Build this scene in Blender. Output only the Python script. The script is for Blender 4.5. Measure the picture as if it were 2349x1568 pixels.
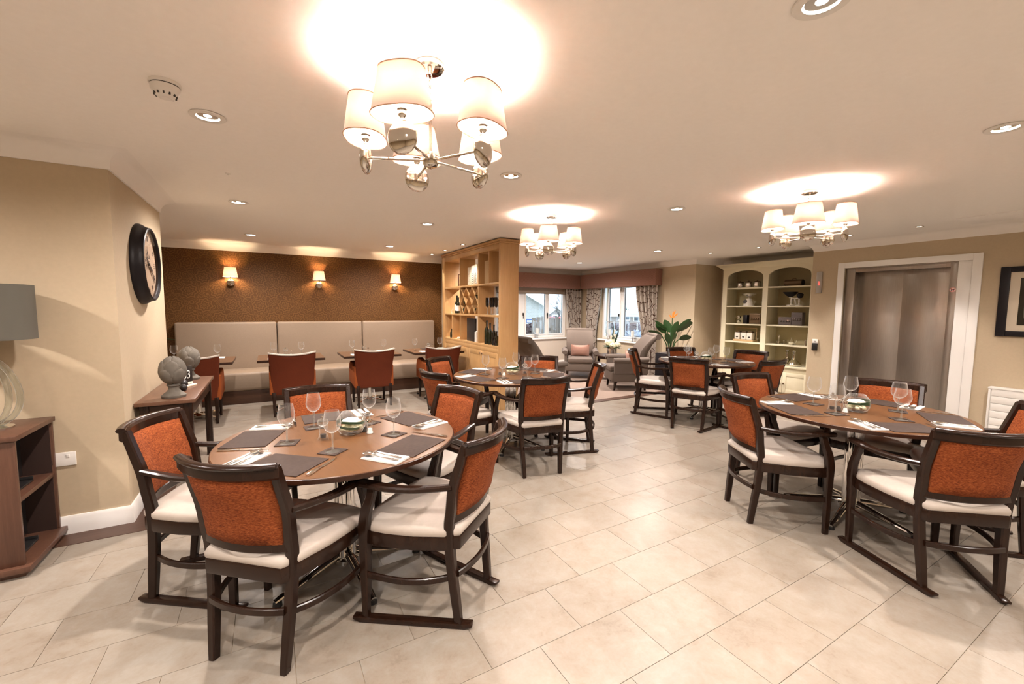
import bpy, bmesh, math, random
from mathutils import Vector, Matrix
random.seed(7)
for o in list(bpy.data.objects): bpy.data.objects.remove(o, do_unlink=True)
SC = bpy.context.scene
COL = SC.collection
PI = math.pi
# ---------------------------------------------------------------- camera
F, PITCH, ROLL, CAMZ, TH = 971.8, .0813, .0073, 1.447, .5184
def cam_axes():
    cp, sp, cr, sr = math.cos(PITCH), math.sin(PITCH), math.cos(ROLL), math.sin(ROLL)
    R0 = Matrix(((1,0,0),(0,0,-1),(0,1,0)))
    Rx = Matrix(((1,0,0),(0,cp,-sp),(0,sp,cp)))
    Rz = Matrix(((cr,-sr,0),(sr,cr,0),(0,0,1)))
    M = Rz @ Rx @ R0                       # rows: right, down, forward
    ct, st = math.cos(TH), math.sin(TH)
    return [Vector((r[0]*ct + r[1]*st, -r[0]*st + r[1]*ct, r[2])) for r in M]
AX = cam_axes()
cd = bpy.data.cameras.new('camera'); cam = bpy.data.objects.new('camera', cd); COL.objects.link(cam)
cd.sensor_fit = 'HORIZONTAL'; cd.sensor_width = 36.0; cd.lens = 36.0*F/2349; cd.clip_start = .02; cd.clip_end = 300
r_, d_, f_ = AX
cam.matrix_world = Matrix(((r_.x,-d_.x,-f_.x,0),(r_.y,-d_.y,-f_.y,0),(r_.z,-d_.z,-f_.z,CAMZ),(0,0,0,1)))
SC.camera = cam
def project(p):
    q = Vector(p) - Vector((0,0,CAMZ)); z = q.dot(f_)
    if z < .05: return None
    return (2349/2 + F*q.dot(r_)/z, 1568/2 + F*q.dot(d_)/z, z)
# ---------------------------------------------------------------- sky, light levels
W = bpy.data.worlds.new('overcast_sky'); SC.world = W; W.use_nodes = True
bg = W.node_tree.nodes['Background']; bg.inputs[0].default_value = (.62,.80,1.0,1); bg.inputs[1].default_value = 2.7
SC.view_settings.view_transform = 'Standard'; SC.view_settings.look = 'None'
SC.view_settings.gamma = 1.0; SC.view_settings.use_curve_mapping = False
SC.view_settings.exposure = 0.72
SC.cycles.caustics_reflective = False; SC.cycles.caustics_refractive = False
SC.cycles.max_bounces = 6; SC.cycles.diffuse_bounces = 4; SC.cycles.glossy_bounces = 3
SC.cycles.use_adaptive_sampling = True; SC.cycles.adaptive_threshold = .2; SC.cycles.adaptive_min_samples = 16
SC.cycles.transparent_max_bounces = 12; SC.cycles.sample_clamp_indirect = 40.0
WARM = (1.0,.885,.815)
BULB = 185.0          # radiance of a chandelier lamp
SPOT = 100.0           # power of a ceiling downlight
SMALL_SPOT = 46.0
# ---------------------------------------------------------------- materials
MATS = {}
class NT:
    def __init__(s, name):
        s.m = bpy.data.materials.new(name); s.m.use_nodes = True; s.t = s.m.node_tree; s.t.nodes.clear()
        s.out = s.t.nodes.new('ShaderNodeOutputMaterial'); MATS[name] = s.m
    def n(s, typ, **kw):
        nd = s.t.nodes.new(typ)
        for k, v in kw.items(): setattr(nd, k, v)
        return nd
    def set(s, inp, v):
        if isinstance(v, bpy.types.NodeSocket): s.t.links.new(v, inp)
        elif isinstance(v, (tuple, list)) and len(v) == 3 and inp.type == 'RGBA': inp.default_value = (*v, 1)
        else: inp.default_value = v
    def math(s, op, a, b=None, c=None):
        nd = s.n('ShaderNodeMath', operation=op)
        s.set(nd.inputs[0], a)
        if b is not None: s.set(nd.inputs[1], b)
        if c is not None: s.set(nd.inputs[2], c)
        return nd.outputs[0]
    def mix(s, f, a, b):
        nd = s.n('ShaderNodeMix', data_type='RGBA'); s.set(nd.inputs[0], f); s.set(nd.inputs[6], a); s.set(nd.inputs[7], b); return nd.outputs[2]
    def ramp(s, f, stops):
        nd = s.n('ShaderNodeValToRGB'); s.set(nd.inputs[0], f); el = nd.color_ramp.elements
        while len(el) < len(stops): el.new(.5)
        for e, (p, c) in zip(el, stops): e.position = p; e.color = (*c, 1) if len(c) == 3 else c
        return nd.outputs[0]
    def noise(s, vec, scale, detail=3, rough=.5, dist=0):
        nd = s.n('ShaderNodeTexNoise'); s.set(nd.inputs['Vector'], vec) if vec is not None else None
        nd.inputs['Scale'].default_value = scale; nd.inputs['Detail'].default_value = detail
        nd.inputs['Roughness'].default_value = rough; nd.inputs['Distortion'].default_value = dist
        return nd.outputs[0]
    def coord(s, which='Object', scale=(1,1,1), world=False):
        if world: o = s.n('ShaderNodeNewGeometry').outputs['Position']
        else: o = s.n('ShaderNodeTexCoord').outputs[which]
        if scale == (1,1,1): return o
        mp = s.n('ShaderNodeMapping'); s.t.links.new(o, mp.inputs[0]); mp.inputs['Scale'].default_value = scale
        return mp.outputs[0]
    def bsdf(s, color, rough=.5, metal=0., spec=.5, bump=None, bstr=.2, bdist=.002, **kw):
        p = s.n('ShaderNodeBsdfPrincipled'); s.set(p.inputs['Base Color'], color); s.set(p.inputs['Roughness'], rough)
        p.inputs['Metallic'].default_value = metal; p.inputs['Specular IOR Level'].default_value = spec
        for k, v in kw.items(): s.set(p.inputs[k], v)
        if bump is not None:
            b = s.n('ShaderNodeBump'); b.inputs['Strength'].default_value = bstr; b.inputs['Distance'].default_value = bdist
            s.t.links.new(bump, b.inputs['Height']); s.t.links.new(b.outputs[0], p.inputs['Normal'])
        s.t.links.new(p.outputs[0], s.out.inputs[0]); return p
def plain(name, c, rough=.5, metal=0., spec=.5, **kw): NT(name).bsdf(c, rough, metal, spec, **kw)
def mottled(name, c1, c2, scale, rough=.6, world=False, stretch=(1,1,1), bstr=0, detail=4, lo=.3, hi=.7, spec=.5, bdist=.002):
    t = NT(name); n = t.noise(t.coord('Object', stretch, world), scale, detail)
    t.bsdf(t.ramp(n, [(lo, c1), (hi, c2)]), rough, 0, spec, n if bstr else None, bstr, bdist)
def wood(name, c1, c2, scale=6, axis=2, rough=.35, world=False, spec=.5):
    st = [14,14,14]; st[axis] = .8
    t = NT(name); v = t.coord('Object', tuple(st), world)
    n = t.noise(v, scale, 6, .6, .6); n2 = t.noise(v, scale*5, 3, .5)
    f = t.math('ADD', t.math('MULTIPLY', n, .75), t.math('MULTIPLY', n2, .25))
    t.bsdf(t.ramp(f, [(.32, c1), (.68, c2)]), rough, 0, spec, f, .06, .001)
def plain_wood(name, c1, c2, scale, axis, rough, spec):
    st = [9,9,9]; st[axis] = .7
    t = NT(name); t.bsdf(t.ramp(t.noise(t.coord('Object', tuple(st)), scale, 4, .55, .3), [(.3, c1), (.7, c2)]), rough, 0, spec)
def emit(name, c, s):
    t = NT(name); e = t.n('ShaderNodeEmission'); t.set(e.inputs[0], c); e.inputs[1].default_value = s; t.t.links.new(e.outputs[0], t.out.inputs[0])
def thin_glass(name, tint=(1,1,1), ior=1.5, refl=1.0, edge_light=0.0):
    t = NT(name); tr = t.n('ShaderNodeBsdfTransparent'); t.set(tr.inputs[0], tint)
    gl = t.n('ShaderNodeBsdfGlossy'); gl.inputs['Roughness'].default_value = .02
    lw = t.n('ShaderNodeLayerWeight'); lw.inputs[0].default_value = .5
    fac = t.math('MULTIPLY', t.math('ADD', t.math('MULTIPLY', t.math('POWER', lw.outputs['Facing'], 2.4), .9), 2*((ior-1)/(ior+1))**2), refl)
    mx = t.n('ShaderNodeMixShader'); t.t.links.new(t.math('MINIMUM', fac, .95), mx.inputs[0])
    edge = t.n('ShaderNodeMixShader'); edge.inputs[0].default_value = edge_light; tl = t.n('ShaderNodeBsdfTranslucent'); t.set(tl.inputs[0], (.9,.9,.88))  # white edge translucency painted in for the light real glass refracts
    t.t.links.new(gl.outputs[0], edge.inputs[1]); t.t.links.new(tl.outputs[0], edge.inputs[2])
    t.t.links.new(tr.outputs[0], mx.inputs[1]); t.t.links.new(edge.outputs[0], mx.inputs[2]); t.t.links.new(mx.outputs[0], t.out.inputs[0])

mottled('ceiling_paint', (.91,.885,.85), (.93,.905,.87), 30, .9, True)
mottled('wall_paint', (.4826,.3918,.2702), (.5068,.4115,.2847), 40, .85, True, bstr=.05)
plain('white_paint', (.86,.845,.82), .4)
plain('cornice_white', (.88,.855,.82), .7)
mottled('cream_paint', (.6882,.6371,.4650), (.7161,.6650,.4929), 10, .45, True)
mottled('greige_fabric_wall', (.58,.51,.43), (.62,.545,.46), 200, .9, True, bstr=.1)
def floor_tile():
    t = NT('tile_vinyl'); pos = t.coord(world=True); oi = t.n('ShaderNodeObjectInfo').outputs['Random']
    off = t.n('ShaderNodeVectorMath', operation='ADD'); t.t.links.new(pos, off.inputs[0])
    cx = t.n('ShaderNodeCombineXYZ'); t.set(cx.inputs[0], t.math('MULTIPLY', oi, 37.0)); t.set(cx.inputs[1], t.math('MULTIPLY', oi, 91.0)); t.t.links.new(cx.outputs[0], off.inputs[1])
    v = off.outputs[0]
    n1 = t.noise(v, 3.5, 6, .6, .8); n2 = t.noise(v, 16, 5, .65, .5); n3 = t.noise(v, 70, 3, .6)
    f = t.math('ADD', t.math('MULTIPLY', n1, .5), t.math('ADD', t.math('MULTIPLY', n2, .35), t.math('MULTIPLY', n3, .15)))
    c = t.ramp(f, [(.30, (.160,.122,.087)), (.44, (.245,.206,.165)), (.55, (.275,.243,.203)), (.70, (.315,.290,.253))])
    c = t.mix(t.math('MULTIPLY', oi, .16), c, (.25,.205,.16))
    t.bsdf(c, t.ramp(n2, [(.3, (.30,)*3), (.7, (.40,)*3)]), 0, .35, n3, .03, .001)
floor_tile()
plain('tile_joint', (.40,.31,.22), .8)
wood('border_plank', (.0562,.0263,.0165), (.0975,.0495,.0315), 4, 0, .4, True)
mottled('carpet', (.235,.175,.14), (.29,.22,.18), 250, 1, True, bstr=.3)
wood('oak', (.4479,.2604,.1038), (.5439,.3348,.1507), 3, 2, .42, True)
plain_wood('dark_wood', (.0131,.0052,.0029), (.0211,.0089,.0046), 3, 2, .24, .32)
plain_wood('dark_wood_flat', (.0239,.0097,.0055), (.0410,.0167,.0087), 4, 0, .3, .32)
wood('table_wood', (.1035,.0447,.0168), (.1321,.0599,.0232), 4, 0, .28)
wood('console_wood', (.105,.048,.027), (.155,.075,.043), 4, 1, .3, True)
wood('walnut', (.0745,.0319,.0192), (.1166,.0546,.0332), 4, 2, .35, True)
plain('walnut_shaded', (.03,.014,.01), .6)  # walnut darkened to paint the shade inside the open cabinet
wood('plinth_wood', (.055,.024,.013), (.085,.038,.02), 4, 0, .4, True)
def fabric(name, a, b, c, sc=(90,90,320)):
    t = NT(name); v = t.coord('Object'); mp = t.n('ShaderNodeMapping'); t.t.links.new(v, mp.inputs[0]); mp.inputs['Scale'].default_value = sc
    n = t.noise(mp.outputs[0], 1.0, 3, .7); n2 = t.noise(v, 8, 2)
    f = t.math('ADD', t.math('MULTIPLY', n, .85), t.math('MULTIPLY', n2, .15))
    t.bsdf(t.ramp(f, [(.34, a), (.5, b), (.66, c)]), .95, 0, .25, n, .5, .003)
fabric('orange_chenille', (.0752,.0132,.0030), (.1955,.0436,.0094), (.3129,.0900,.0247))
fabric('orange_plain', (.2232,.0518,.0115), (.2700,.0662,.0151), (.3168,.0864,.0216), (300,300,300))
fabric('rust_plain', (.0846,.0158,.0049), (.1037,.0201,.0060), (.1228,.0253,.0082), (300,300,300))
mottled('cream_leather', (.4456,.3941,.3431), (.4647,.4127,.3614), 60, .5, bstr=.05)
mottled('bench_leather', (.2975,.2247,.1617), (.3198,.2423,.1746), 80, .55, bstr=.05)
plain('seam_dark', (.10,.08,.06), .9)
mottled('taupe_fabric', (.1170,.0924,.0760), (.1462,.1158,.0965), 260, .95, bstr=.25)
mottled('pink_cushion', (.5160,.2772,.2150), (.6364,.3948,.3268), 190, .9, bstr=.3)
def pelmet():
    t = NT('pelmet_fabric'); v = t.coord(world=True)
    ck = t.n('ShaderNodeTexChecker'); t.t.links.new(v, ck.inputs[0]); ck.inputs['Scale'].default_value = 60
    t.set(ck.inputs[1], (.31,.165,.125)); t.set(ck.inputs[2], (.235,.12,.09)); t.bsdf(ck.outputs[0], .9, 0, .2)
pelmet()
def curtain_mat():
    t = NT('curtain_fabric'); v = t.coord('Object', (1,.6,.62))
    vo = t.n('ShaderNodeTexVoronoi', feature='DISTANCE_TO_EDGE'); t.t.links.new(v, vo.inputs['Vector']); vo.inputs['Scale'].default_value = 9.0
    vn = t.n('ShaderNodeTexVoronoi', feature='DISTANCE_TO_EDGE'); t.t.links.new(v, vn.inputs['Vector']); vn.inputs['Scale'].default_value = 15
    a = t.math('LESS_THAN', vo.outputs['Distance'], .035); b = t.math('LESS_THAN', vn.outputs['Distance'], .02)
    f = t.math('MAXIMUM', a, t.math('MULTIPLY', b, .5))
    t.bsdf(t.mix(f, (.44,.385,.33), (.075,.04,.027)), .9, 0, .2)
curtain_mat()
def wallpaper():
    t = NT('damask_wallpaper'); v = t.coord(world=True)
    sep = t.n('ShaderNodeSeparateXYZ'); t.t.links.new(v, sep.inputs[0]); x, z = sep.outputs[0], sep.outputs[2]
    PX, PZ = .36, .42
    def medal(ox, oz):
        fx = t.math('SUBTRACT', t.math('FRACT', t.math('DIVIDE', t.math('ADD', x, 50+ox), PX)), .5)
        fz = t.math('SUBTRACT', t.math('FRACT', t.math('DIVIDE', t.math('ADD', z, 50+oz), PZ)), .5)
        fx = t.math('MULTIPLY', fx, PX); fz = t.math('MULTIPLY', fz, PZ)
        r = t.math('SQRT', t.math('ADD', t.math('MULTIPLY', fx, fx), t.math('MULTIPLY', fz, fz)))
        th = t.math('ARCTAN2', fz, fx)
        pet = t.math('MULTIPLY', t.math('SINE', t.math('MULTIPLY', th, 8.0)), .010)
        rr = t.math('ADD', r, pet)
        ring = t.math('GREATER_THAN', t.math('SINE', t.math('MULTIPLY', rr, 155.0)), .15)
        return ring, t.math('LESS_THAN', r, .115)
    r1, m1 = medal(0, 0); r2, m2 = medal(PX/2, PZ/2)
    vo = t.n('ShaderNodeTexVoronoi'); t.t.links.new(v, vo.inputs['Vector']); vo.inputs['Scale'].default_value = 15
    sw = t.math('GREATER_THAN', t.math('SINE', t.math('MULTIPLY', vo.outputs['Distance'], 24.0)), .25)
    f = t.mix(m1, sw, r1); f = t.mix(m2, f, r2)
    n = t.noise(v, 60, 3)
    c = t.mix(f, (.090,.036,.006), (.155,.070,.016)); c = t.mix(t.math('MULTIPLY', n, .25), c, (.17,.08,.022))
    t.bsdf(c, .6, 0, .35)
wallpaper()
plain('chrome', (.80,.78,.75), .06, 1.0)
plain('polished_nickel', (.66,.62,.56), .05, 1.0)
plain('cutlery_steel', (.78,.76,.73), .12, 1.0)
def brushed():
    t = NT('brushed_steel'); v = t.coord('Object', (60,60,1.2)); n = t.noise(v, 4, 3)
    p = t.bsdf(t.ramp(n, [(.3, (.33,.295,.26)), (.7, (.385,.345,.305))]), .32, 1.0, .5)
    p.inputs['Anisotropic'].default_value = .7; p.inputs['Anisotropic Rotation'].default_value = .25
brushed()
plain('steel_edge', (.34,.31,.28), .35, 1.0)
plain('black_rubber', (.012,.011,.010), .5)
plain('black_frame', (.008,.006,.008), .45, 0, .3)
plain('black_plastic', (.015,.014,.014), .35)
plain('white_plastic', (.78,.76,.72), .35)
plain('grey_plastic', (.40,.38,.35), .4, .3)
plain('vent_dark', (.05,.045,.04), .8)
emit('lamp_glow', (1.0,.87,.76), BULB)
emit('sconce_glow', (1.0,.72,.42), 560.0)
emit('downlight_glow', (1.0,.92,.80), 14.0)
emit('red_digit', (1.0,.08,.06), 1.6)
def shade(name, c, tr):
    t = NT(name); d = t.n('ShaderNodeBsdfDiffuse'); t.set(d.inputs[0], c); l = t.n('ShaderNodeBsdfTranslucent'); t.set(l.inputs[0], c)
    mx = t.n('ShaderNodeMixShader'); mx.inputs[0].default_value = tr
    t.t.links.new(d.outputs[0], mx.inputs[1]); t.t.links.new(l.outputs[0], mx.inputs[2]); t.t.links.new(mx.outputs[0], t.out.inputs[0])
shade('shade_fabric', (.86,.70,.63), .22)
shade('shade_rim', (.55,.36,.25), .1)
plain('grey_shade', (.10,.093,.075), .9)
thin_glass('clear_glass', (.985,.99,.985), 1.5, 1.0, .5)
thin_glass('thick_glass', (.92,.95,.93), 1.6, 1.7, .5)
thin_glass('window_glass', (.985,.99,1.0), 1.45, .35)
thin_glass('green_glass', (.06,.075,.012), 1.5, 1.0)
thin_glass('smoke_glass', (.035,.02,.05), 1.5, 1.0)
plain('bottle_dark', (.012,.014,.005), .12)
plain('silver_glass', (.72,.69,.60), .12, 1.0)
mottled('placemat_slate', (.036,.022,.017), (.047,.030,.023), 60, .7, bstr=.1, spec=.25)
mottled('napkin_white', (.66,.64,.61), (.70,.68,.65), 80, .9)
plain('salt_white', (.85,.83,.80), .8)
plain('pepper_dark', (.05,.04,.035), .8)
plain('leaf_green', (.020,.060,.014), .4)
plain('leaf_dark', (.012,.042,.012), .38)
mottled('petal_cream', (.66,.63,.40), (.80,.78,.62), 40, .8)
plain('petal_white', (.86,.84,.76), .7)
plain('flower_orange', (.85,.22,.03), .5)
plain('silver_pot', (.74,.71,.67), .22, .9)
mottled('stone_grey', (.10,.088,.072), (.16,.142,.118), 14, .85, bstr=.25)
plain('paper_cream', (.78,.70,.56), .7)
plain('paper_tan', (.52,.36,.19), .7)
plain('clock_face', (.60,.43,.29), .6)
plain('ink', (.03,.02,.018), .7)
plain('lead', (.10,.09,.08), .7)
plain('bronze_box', (.14,.085,.04), .45, .4)
plain('grey_block', (.15,.125,.12), .7)
plain('mount_card', (.62,.54,.42), .8)
plain('photo_dark', (.022,.020,.014), .15)
plain('art_mid', (.08,.075,.05), .3)
plain('ceramic_white', (.78,.74,.66), .25)
plain('candle_wax', (.82,.80,.74), .6)
def wbrick(name, a, b, m, s):
    t = NT(name); v = t.coord('Object'); mp = t.n('ShaderNodeMapping'); t.t.links.new(v, mp.inputs[0]); mp.inputs['Rotation'].default_value = (PI/2,0,0)
    br = t.n('ShaderNodeTexBrick'); t.t.links.new(mp.outputs[0], br.inputs[0]); t.set(br.inputs[1], a); t.set(br.inputs[2], b); t.set(br.inputs[3], m); br.inputs['Scale'].default_value = s
    t.bsdf(br.outputs[0], .9)
wbrick('pale_brick', (.44,.40,.35), (.50,.46,.40), (.55,.53,.50), 4)
wbrick('far_brick', (.30,.23,.20), (.36,.29,.25), (.42,.38,.35), 3)
plain('roof_grey', (.42,.44,.47), .8); plain('fascia_white', (.85,.85,.85), .6)
mottled('fence_wood', (.22,.17,.135), (.33,.27,.22), 6, .9, stretch=(8,8,.6))
mottled('hedge_twig', (.12,.075,.07), (.24,.17,.16), 20, 1); mottled('frost_hedge', (.33,.36,.42), (.52,.55,.62), 14, 1)
plain('bark', (.10,.085,.075), .95); mottled('conifer', (.02,.065,.05), (.05,.11,.08), 8, 1)
mottled('verge', (.26,.30,.24), (.36,.38,.32), 3, 1, True); plain('sign_blue', (.10,.17,.42), .5); plain('red_plastic', (.65,.03,.03), .5)
plain('far_glass', (.06,.075,.09), .1)
# ---------------------------------------------------------------- mesh building
class B:
    def __init__(s): s.v = []; s.f = []
    def add(s, vs, fs, M=None):
        o = len(s.v)
        s.v += [tuple(M @ Vector(p)) for p in vs] if M is not None else [tuple(p) for p in vs]
        s.f += [tuple(i+o for i in f) for f in fs]; return s
    def box(s, x0, x1, y0, y1, z0, z1, M=None):
        return s.add([(x0,y0,z0),(x1,y0,z0),(x1,y1,z0),(x0,y1,z0),(x0,y0,z1),(x1,y0,z1),(x1,y1,z1),(x0,y1,z1)],
                     [(0,3,2,1),(4,5,6,7),(0,1,5,4),(1,2,6,5),(2,3,7,6),(3,0,4,7)], M)
    def prism(s, poly, z0, z1, M=None):
        n = len(poly)
        return s.add([(x,y,z0) for x,y in poly]+[(x,y,z1) for x,y in poly],
                     [tuple(range(n-1,-1,-1)), tuple(range(n,2*n))]+[(i,(i+1)%n,n+(i+1)%n,n+i) for i in range(n)], M)
    def loft(s, rings, cap=True, closed=True, M=None):
        n = len(rings[0]); vs = [p for r in rings for p in r]; fs = []
        for i in range(len(rings)-1):
            for j in range(n if closed else n-1):
                k = (j+1) % n; fs.append((i*n+j, i*n+k, (i+1)*n+k, (i+1)*n+j))
        if cap and closed: fs.append(tuple(range(n-1,-1,-1))); fs.append(tuple(range((len(rings)-1)*n, len(rings)*n)))
        return s.add(vs, fs, M)
    def lathe(s, prof, n=20, c=(0,0,0), sx=1, sy=1, cap=True, M=None):
        return s.loft([[(c[0]+sx*r*math.cos(2*PI*j/n), c[1]+sy*r*math.sin(2*PI*j/n), c[2]+z) for j in range(n)] for r, z in prof], cap, True, M)
    def cyl(s, c, r, z0, z1, n=16, r1=None, M=None): return s.lathe([(r,z0),(r if r1 is None else r1,z1)], n, c, M=M)
    def sweep(s, pts, w, h=None, up=(0,0,1), n=0, M=None):
        # rectangular (n=0) or round section along a path; w,h number or list
        P = [Vector(p) for p in pts]; U = Vector(up); rings = []
        for i, p in enumerate(P):
            t = ((P[i+1] if i+1 < len(P) else p) - (P[i-1] if i else p)).normalized()
            sd = t.cross(U); sd = sd.normalized() if sd.length > 1e-4 else Vector((1,0,0)); u = sd.cross(t).normalized()
            a = w[i] if isinstance(w, (list,tuple)) else w; b = (h[i] if isinstance(h, (list,tuple)) else h) if h is not None else a
            if n: rings.append([tuple(p + sd*(a*math.cos(2*PI*j/n)) + u*(b*math.sin(2*PI*j/n))) for j in range(n)])
            else: rings.append([tuple(p + sd*(x*a/2) + u*(y*b/2)) for x, y in ((-1,-1),(1,-1),(1,1),(-1,1))])
        return s.loft(rings, True, True, M)
    def rs(s, pts, w, h=None, c=.28, up=(0,0,1), res=4, M=None):
        # smooth path with a softened rectangular section
        P = [Vector(p) for p in pts]; n = len(P); W_ = list(w) if isinstance(w, (list,tuple)) else [w]*n; h = w if h is None else h; H_ = list(h) if isinstance(h, (list,tuple)) else [h]*n
        Q, A, D = [], [], []
        for i in range(n-1):
            p0, p1, p2, p3 = P[max(0,i-1)], P[i], P[i+1], P[min(n-1,i+2)]
            for k in range(res):
                t = k/res; Q.append(.5*((2*p1)+(p2-p0)*t+(2*p0-5*p1+4*p2-p3)*t*t+(3*p1-p0-3*p2+p3)*t**3)); A.append(W_[i]+(W_[i+1]-W_[i])*t); D.append(H_[i]+(H_[i+1]-H_[i])*t)
        Q.append(P[-1]); A.append(W_[-1]); D.append(H_[-1]); U = Vector(up); rings = []
        for i, p in enumerate(Q):
            t = (Q[min(i+1,len(Q)-1)]-Q[max(i-1,0)]).normalized(); sd = t.cross(U).normalized(); u = sd.cross(t).normalized(); a, b = A[i]/2, D[i]/2; k = c*min(a,b)*1.4
            rings.append([tuple(p+sd*x+u*y) for x, y in ((-a+k,-b),(a-k,-b),(a,-b+k),(a,b-k),(a-k,b),(-a+k,b),(-a,b-k),(-a,-b+k))])
        return s.loft(rings, True, True, M)
    def ball(s, c, r, n=14, m=8, sc=(1,1,1), M=None):
        return s.loft([[(c[0]+sc[0]*r*math.sin(PI*i/m)*math.cos(2*PI*j/n), c[1]+sc[1]*r*math.sin(PI*i/m)*math.sin(2*PI*j/n), c[2]-sc[2]*r*math.cos(PI*i/m)) for j in range(n)]
                       for i in [.12]+list(range(1,m))+[m-.12]], True, True, M)
    def grid(s, fn, nu, nv, M=None):
        return s.add([fn(i/nu, j/nv) for i in range(nu+1) for j in range(nv+1)],
                     [(i*(nv+1)+j, (i+1)*(nv+1)+j, (i+1)*(nv+1)+j+1, i*(nv+1)+j+1) for i in range(nu) for j in range(nv)], M)
    def slab(s, fn, nu, nv, nrm, th, M=None):      # a bent sheet with thickness: fn(u,v) front face, nrm offset to the back face
        A = [Vector(fn(i/nu, j/nv)) for i in range(nu+1) for j in range(nv+1)]
        off = Vector(nrm)*th; Bk = [p+off for p in A]; k = len(A); w = nv+1; fs = []
        for i in range(nu):
            for j in range(nv):
                a, b, c, d = i*w+j, (i+1)*w+j, (i+1)*w+j+1, i*w+j+1
                fs += [(a,b,c,d), (k+d,k+c,k+b,k+a)]
        bd = [i*w for i in range(nu+1)] + [nu*w+j for j in range(1,nv+1)] + [i*w+nv for i in range(nu-1,-1,-1)] + [j for j in range(nv-1,0,-1)]
        for q in range(len(bd)): a, b = bd[q], bd[(q+1)%len(bd)]; fs.append((b,a,k+a,k+b))
        return s.add([tuple(p) for p in A+Bk], fs, M)
    def mesh(s, name, bevel=0, seg=2, angle=38):
        me = bpy.data.meshes.new(name); me.from_pydata(s.v, [], s.f)
        bm = bmesh.new(); bm.from_mesh(me); bmesh.ops.recalc_face_normals(bm, faces=bm.faces)
        if bevel:
            es = [e for e in bm.edges if len(e.link_faces) == 2 and e.calc_face_angle(0) > math.radians(35)]
            bmesh.ops.bevel(bm, geom=es, offset=bevel, segments=seg, affect='EDGES', clamp_overlap=True, profile=.5)
        bm.to_mesh(me); bm.free()
        me.polygons.foreach_set('use_smooth', [True]*len(me.polygons)); me.set_sharp_from_angle(angle=math.radians(angle)); return me
    def obj(s, name, mat, parent=None, bevel=0, seg=2, angle=38):
        me = s.mesh(name, bevel, seg, angle); me.materials.append(MATS[mat])
        o = bpy.data.objects.new(name, me); COL.objects.link(o)
        if parent is not None: o.parent = parent
        return o
def tag(o, label=None, cat=None, group=None, kind=None):
    if label: o['label'] = label
    if cat: o['category'] = cat
    if group: o['group'] = group
    if kind: o['kind'] = kind
    return o
def thing(name, label, cat, loc=(0,0,0), rz=0, group=None):
    o = bpy.data.objects.new(name, None); COL.objects.link(o); o.empty_display_size = .1
    o.location = loc; o.rotation_euler = (0,0,rz); return tag(o, label, cat, group)
def place(o, loc, rz=0): o.location = loc; o.rotation_euler = (0,0,rz); return o
KIDS = {}
def kids(o):
    if o.name not in KIDS: KIDS[o.name] = [c for c in bpy.data.objects if c.parent == o]
    return KIDS[o.name]
def dup(root, loc, rz=0, label=None, group=None):
    r = root.copy(); COL.objects.link(r); r.location = loc; r.rotation_euler = (0,0,rz)
    if label: r['label'] = label
    if group: r['group'] = group
    for ch in kids(root):
        c = ch.copy(); COL.objects.link(c); c.parent = r
        for g in kids(ch):
            d = g.copy(); COL.objects.link(d); d.parent = c
    return r
class Maker:                              # first use places the prototype itself, later uses place copies
    def __init__(s, fn): s.fn = fn; s.proto = None
    def __call__(s, loc, rz, label, group=None):
        if s.proto is None:
            s.proto = s.fn(); kids(s.proto)
            for c in kids(s.proto): kids(c)
            place(s.proto, loc, rz); s.proto['label'] = label
            if group: s.proto['group'] = group
            return s.proto
        o = dup(s.proto, loc, rz, label, group); return o
def share(mesh, name, loc, rz=0, parent=None):
    o = bpy.data.objects.new(name, mesh); COL.objects.link(o); o.location = loc; o.rotation_euler = (0,0,rz)
    if parent is not None: o.parent = parent
    return o
def single(fn):                           # a thing that is one shared mesh
    store = {}
    def mk(loc, rz, label, group=None):
        if 'o' not in store: o = fn(); store['o'] = o
        else: o = store['o'].copy(); COL.objects.link(o)
        place(o, loc, rz); o['label'] = label
        if group: o['group'] = group
        return o
    return mk
def structure(b, name, mat, parent=None, bevel=0):
    o = b.obj(name, mat, parent, bevel)
    if parent is None: o['kind'] = 'structure'
    return o
# ================================================================ the room
CEIL = 2.40
structure(B().box(-4.2,8.2,-3.2,9.2,CEIL,CEIL+.1), 'ceiling', 'ceiling_paint')
structure(B().box(-4.15,-.85,3.62,3.77,0,CEIL), 'wall_left', 'wall_paint')
structure(B().box(-1.0,-.85,3.77,4.89,0,CEIL).box(-2.15,-.85,4.89,5.04,0,CEIL), 'wall_clock', 'wall_paint')
structure(B().box(-2.15,-2.0,5.04,8.08,0,CEIL), 'wall_alcove', 'wall_paint')
structure(B().box(-2.0,2.93,7.93,8.08,0,CEIL), 'wall_wallpaper', 'damask_wallpaper')
structure(B().box(2.93,3.06,7.47,8.75,0,CEIL), 'wall_nib', 'wall_paint')
WU0, WU1, WZ0, WZ1 = 4.55, 6.62, .70, 2.02
structure(B().box(2.93,WU0,8.75,9.0,0,CEIL).box(WU1,7.31,8.75,9.0,0,CEIL).box(WU0,WU1,8.75,9.0,0,WZ0).box(WU0,WU1,8.75,9.0,WZ1,CEIL), 'wall_window', 'greige_fabric_wall')
WV0, WV1 = 6.62, 8.02
structure(B().box(7.06,7.31,5.34,WV0,0,CEIL).box(7.06,7.31,WV1,8.75,0,CEIL).box(7.06,7.31,WV0,WV1,0,WZ0).box(7.06,7.31,WV0,WV1,WZ1,CEIL), 'wall_bay', 'wall_paint')
structure(B().box(7.31,8.0,5.34,5.49,0,CEIL).box(7.87,8.0,3.20,5.34,0,CEIL).box(7.3,7.87,3.20,3.33,0,CEIL), 'wall_recess', 'wall_paint')
LV0, LV1, LZ = 1.66, 2.915, 2.03
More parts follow.
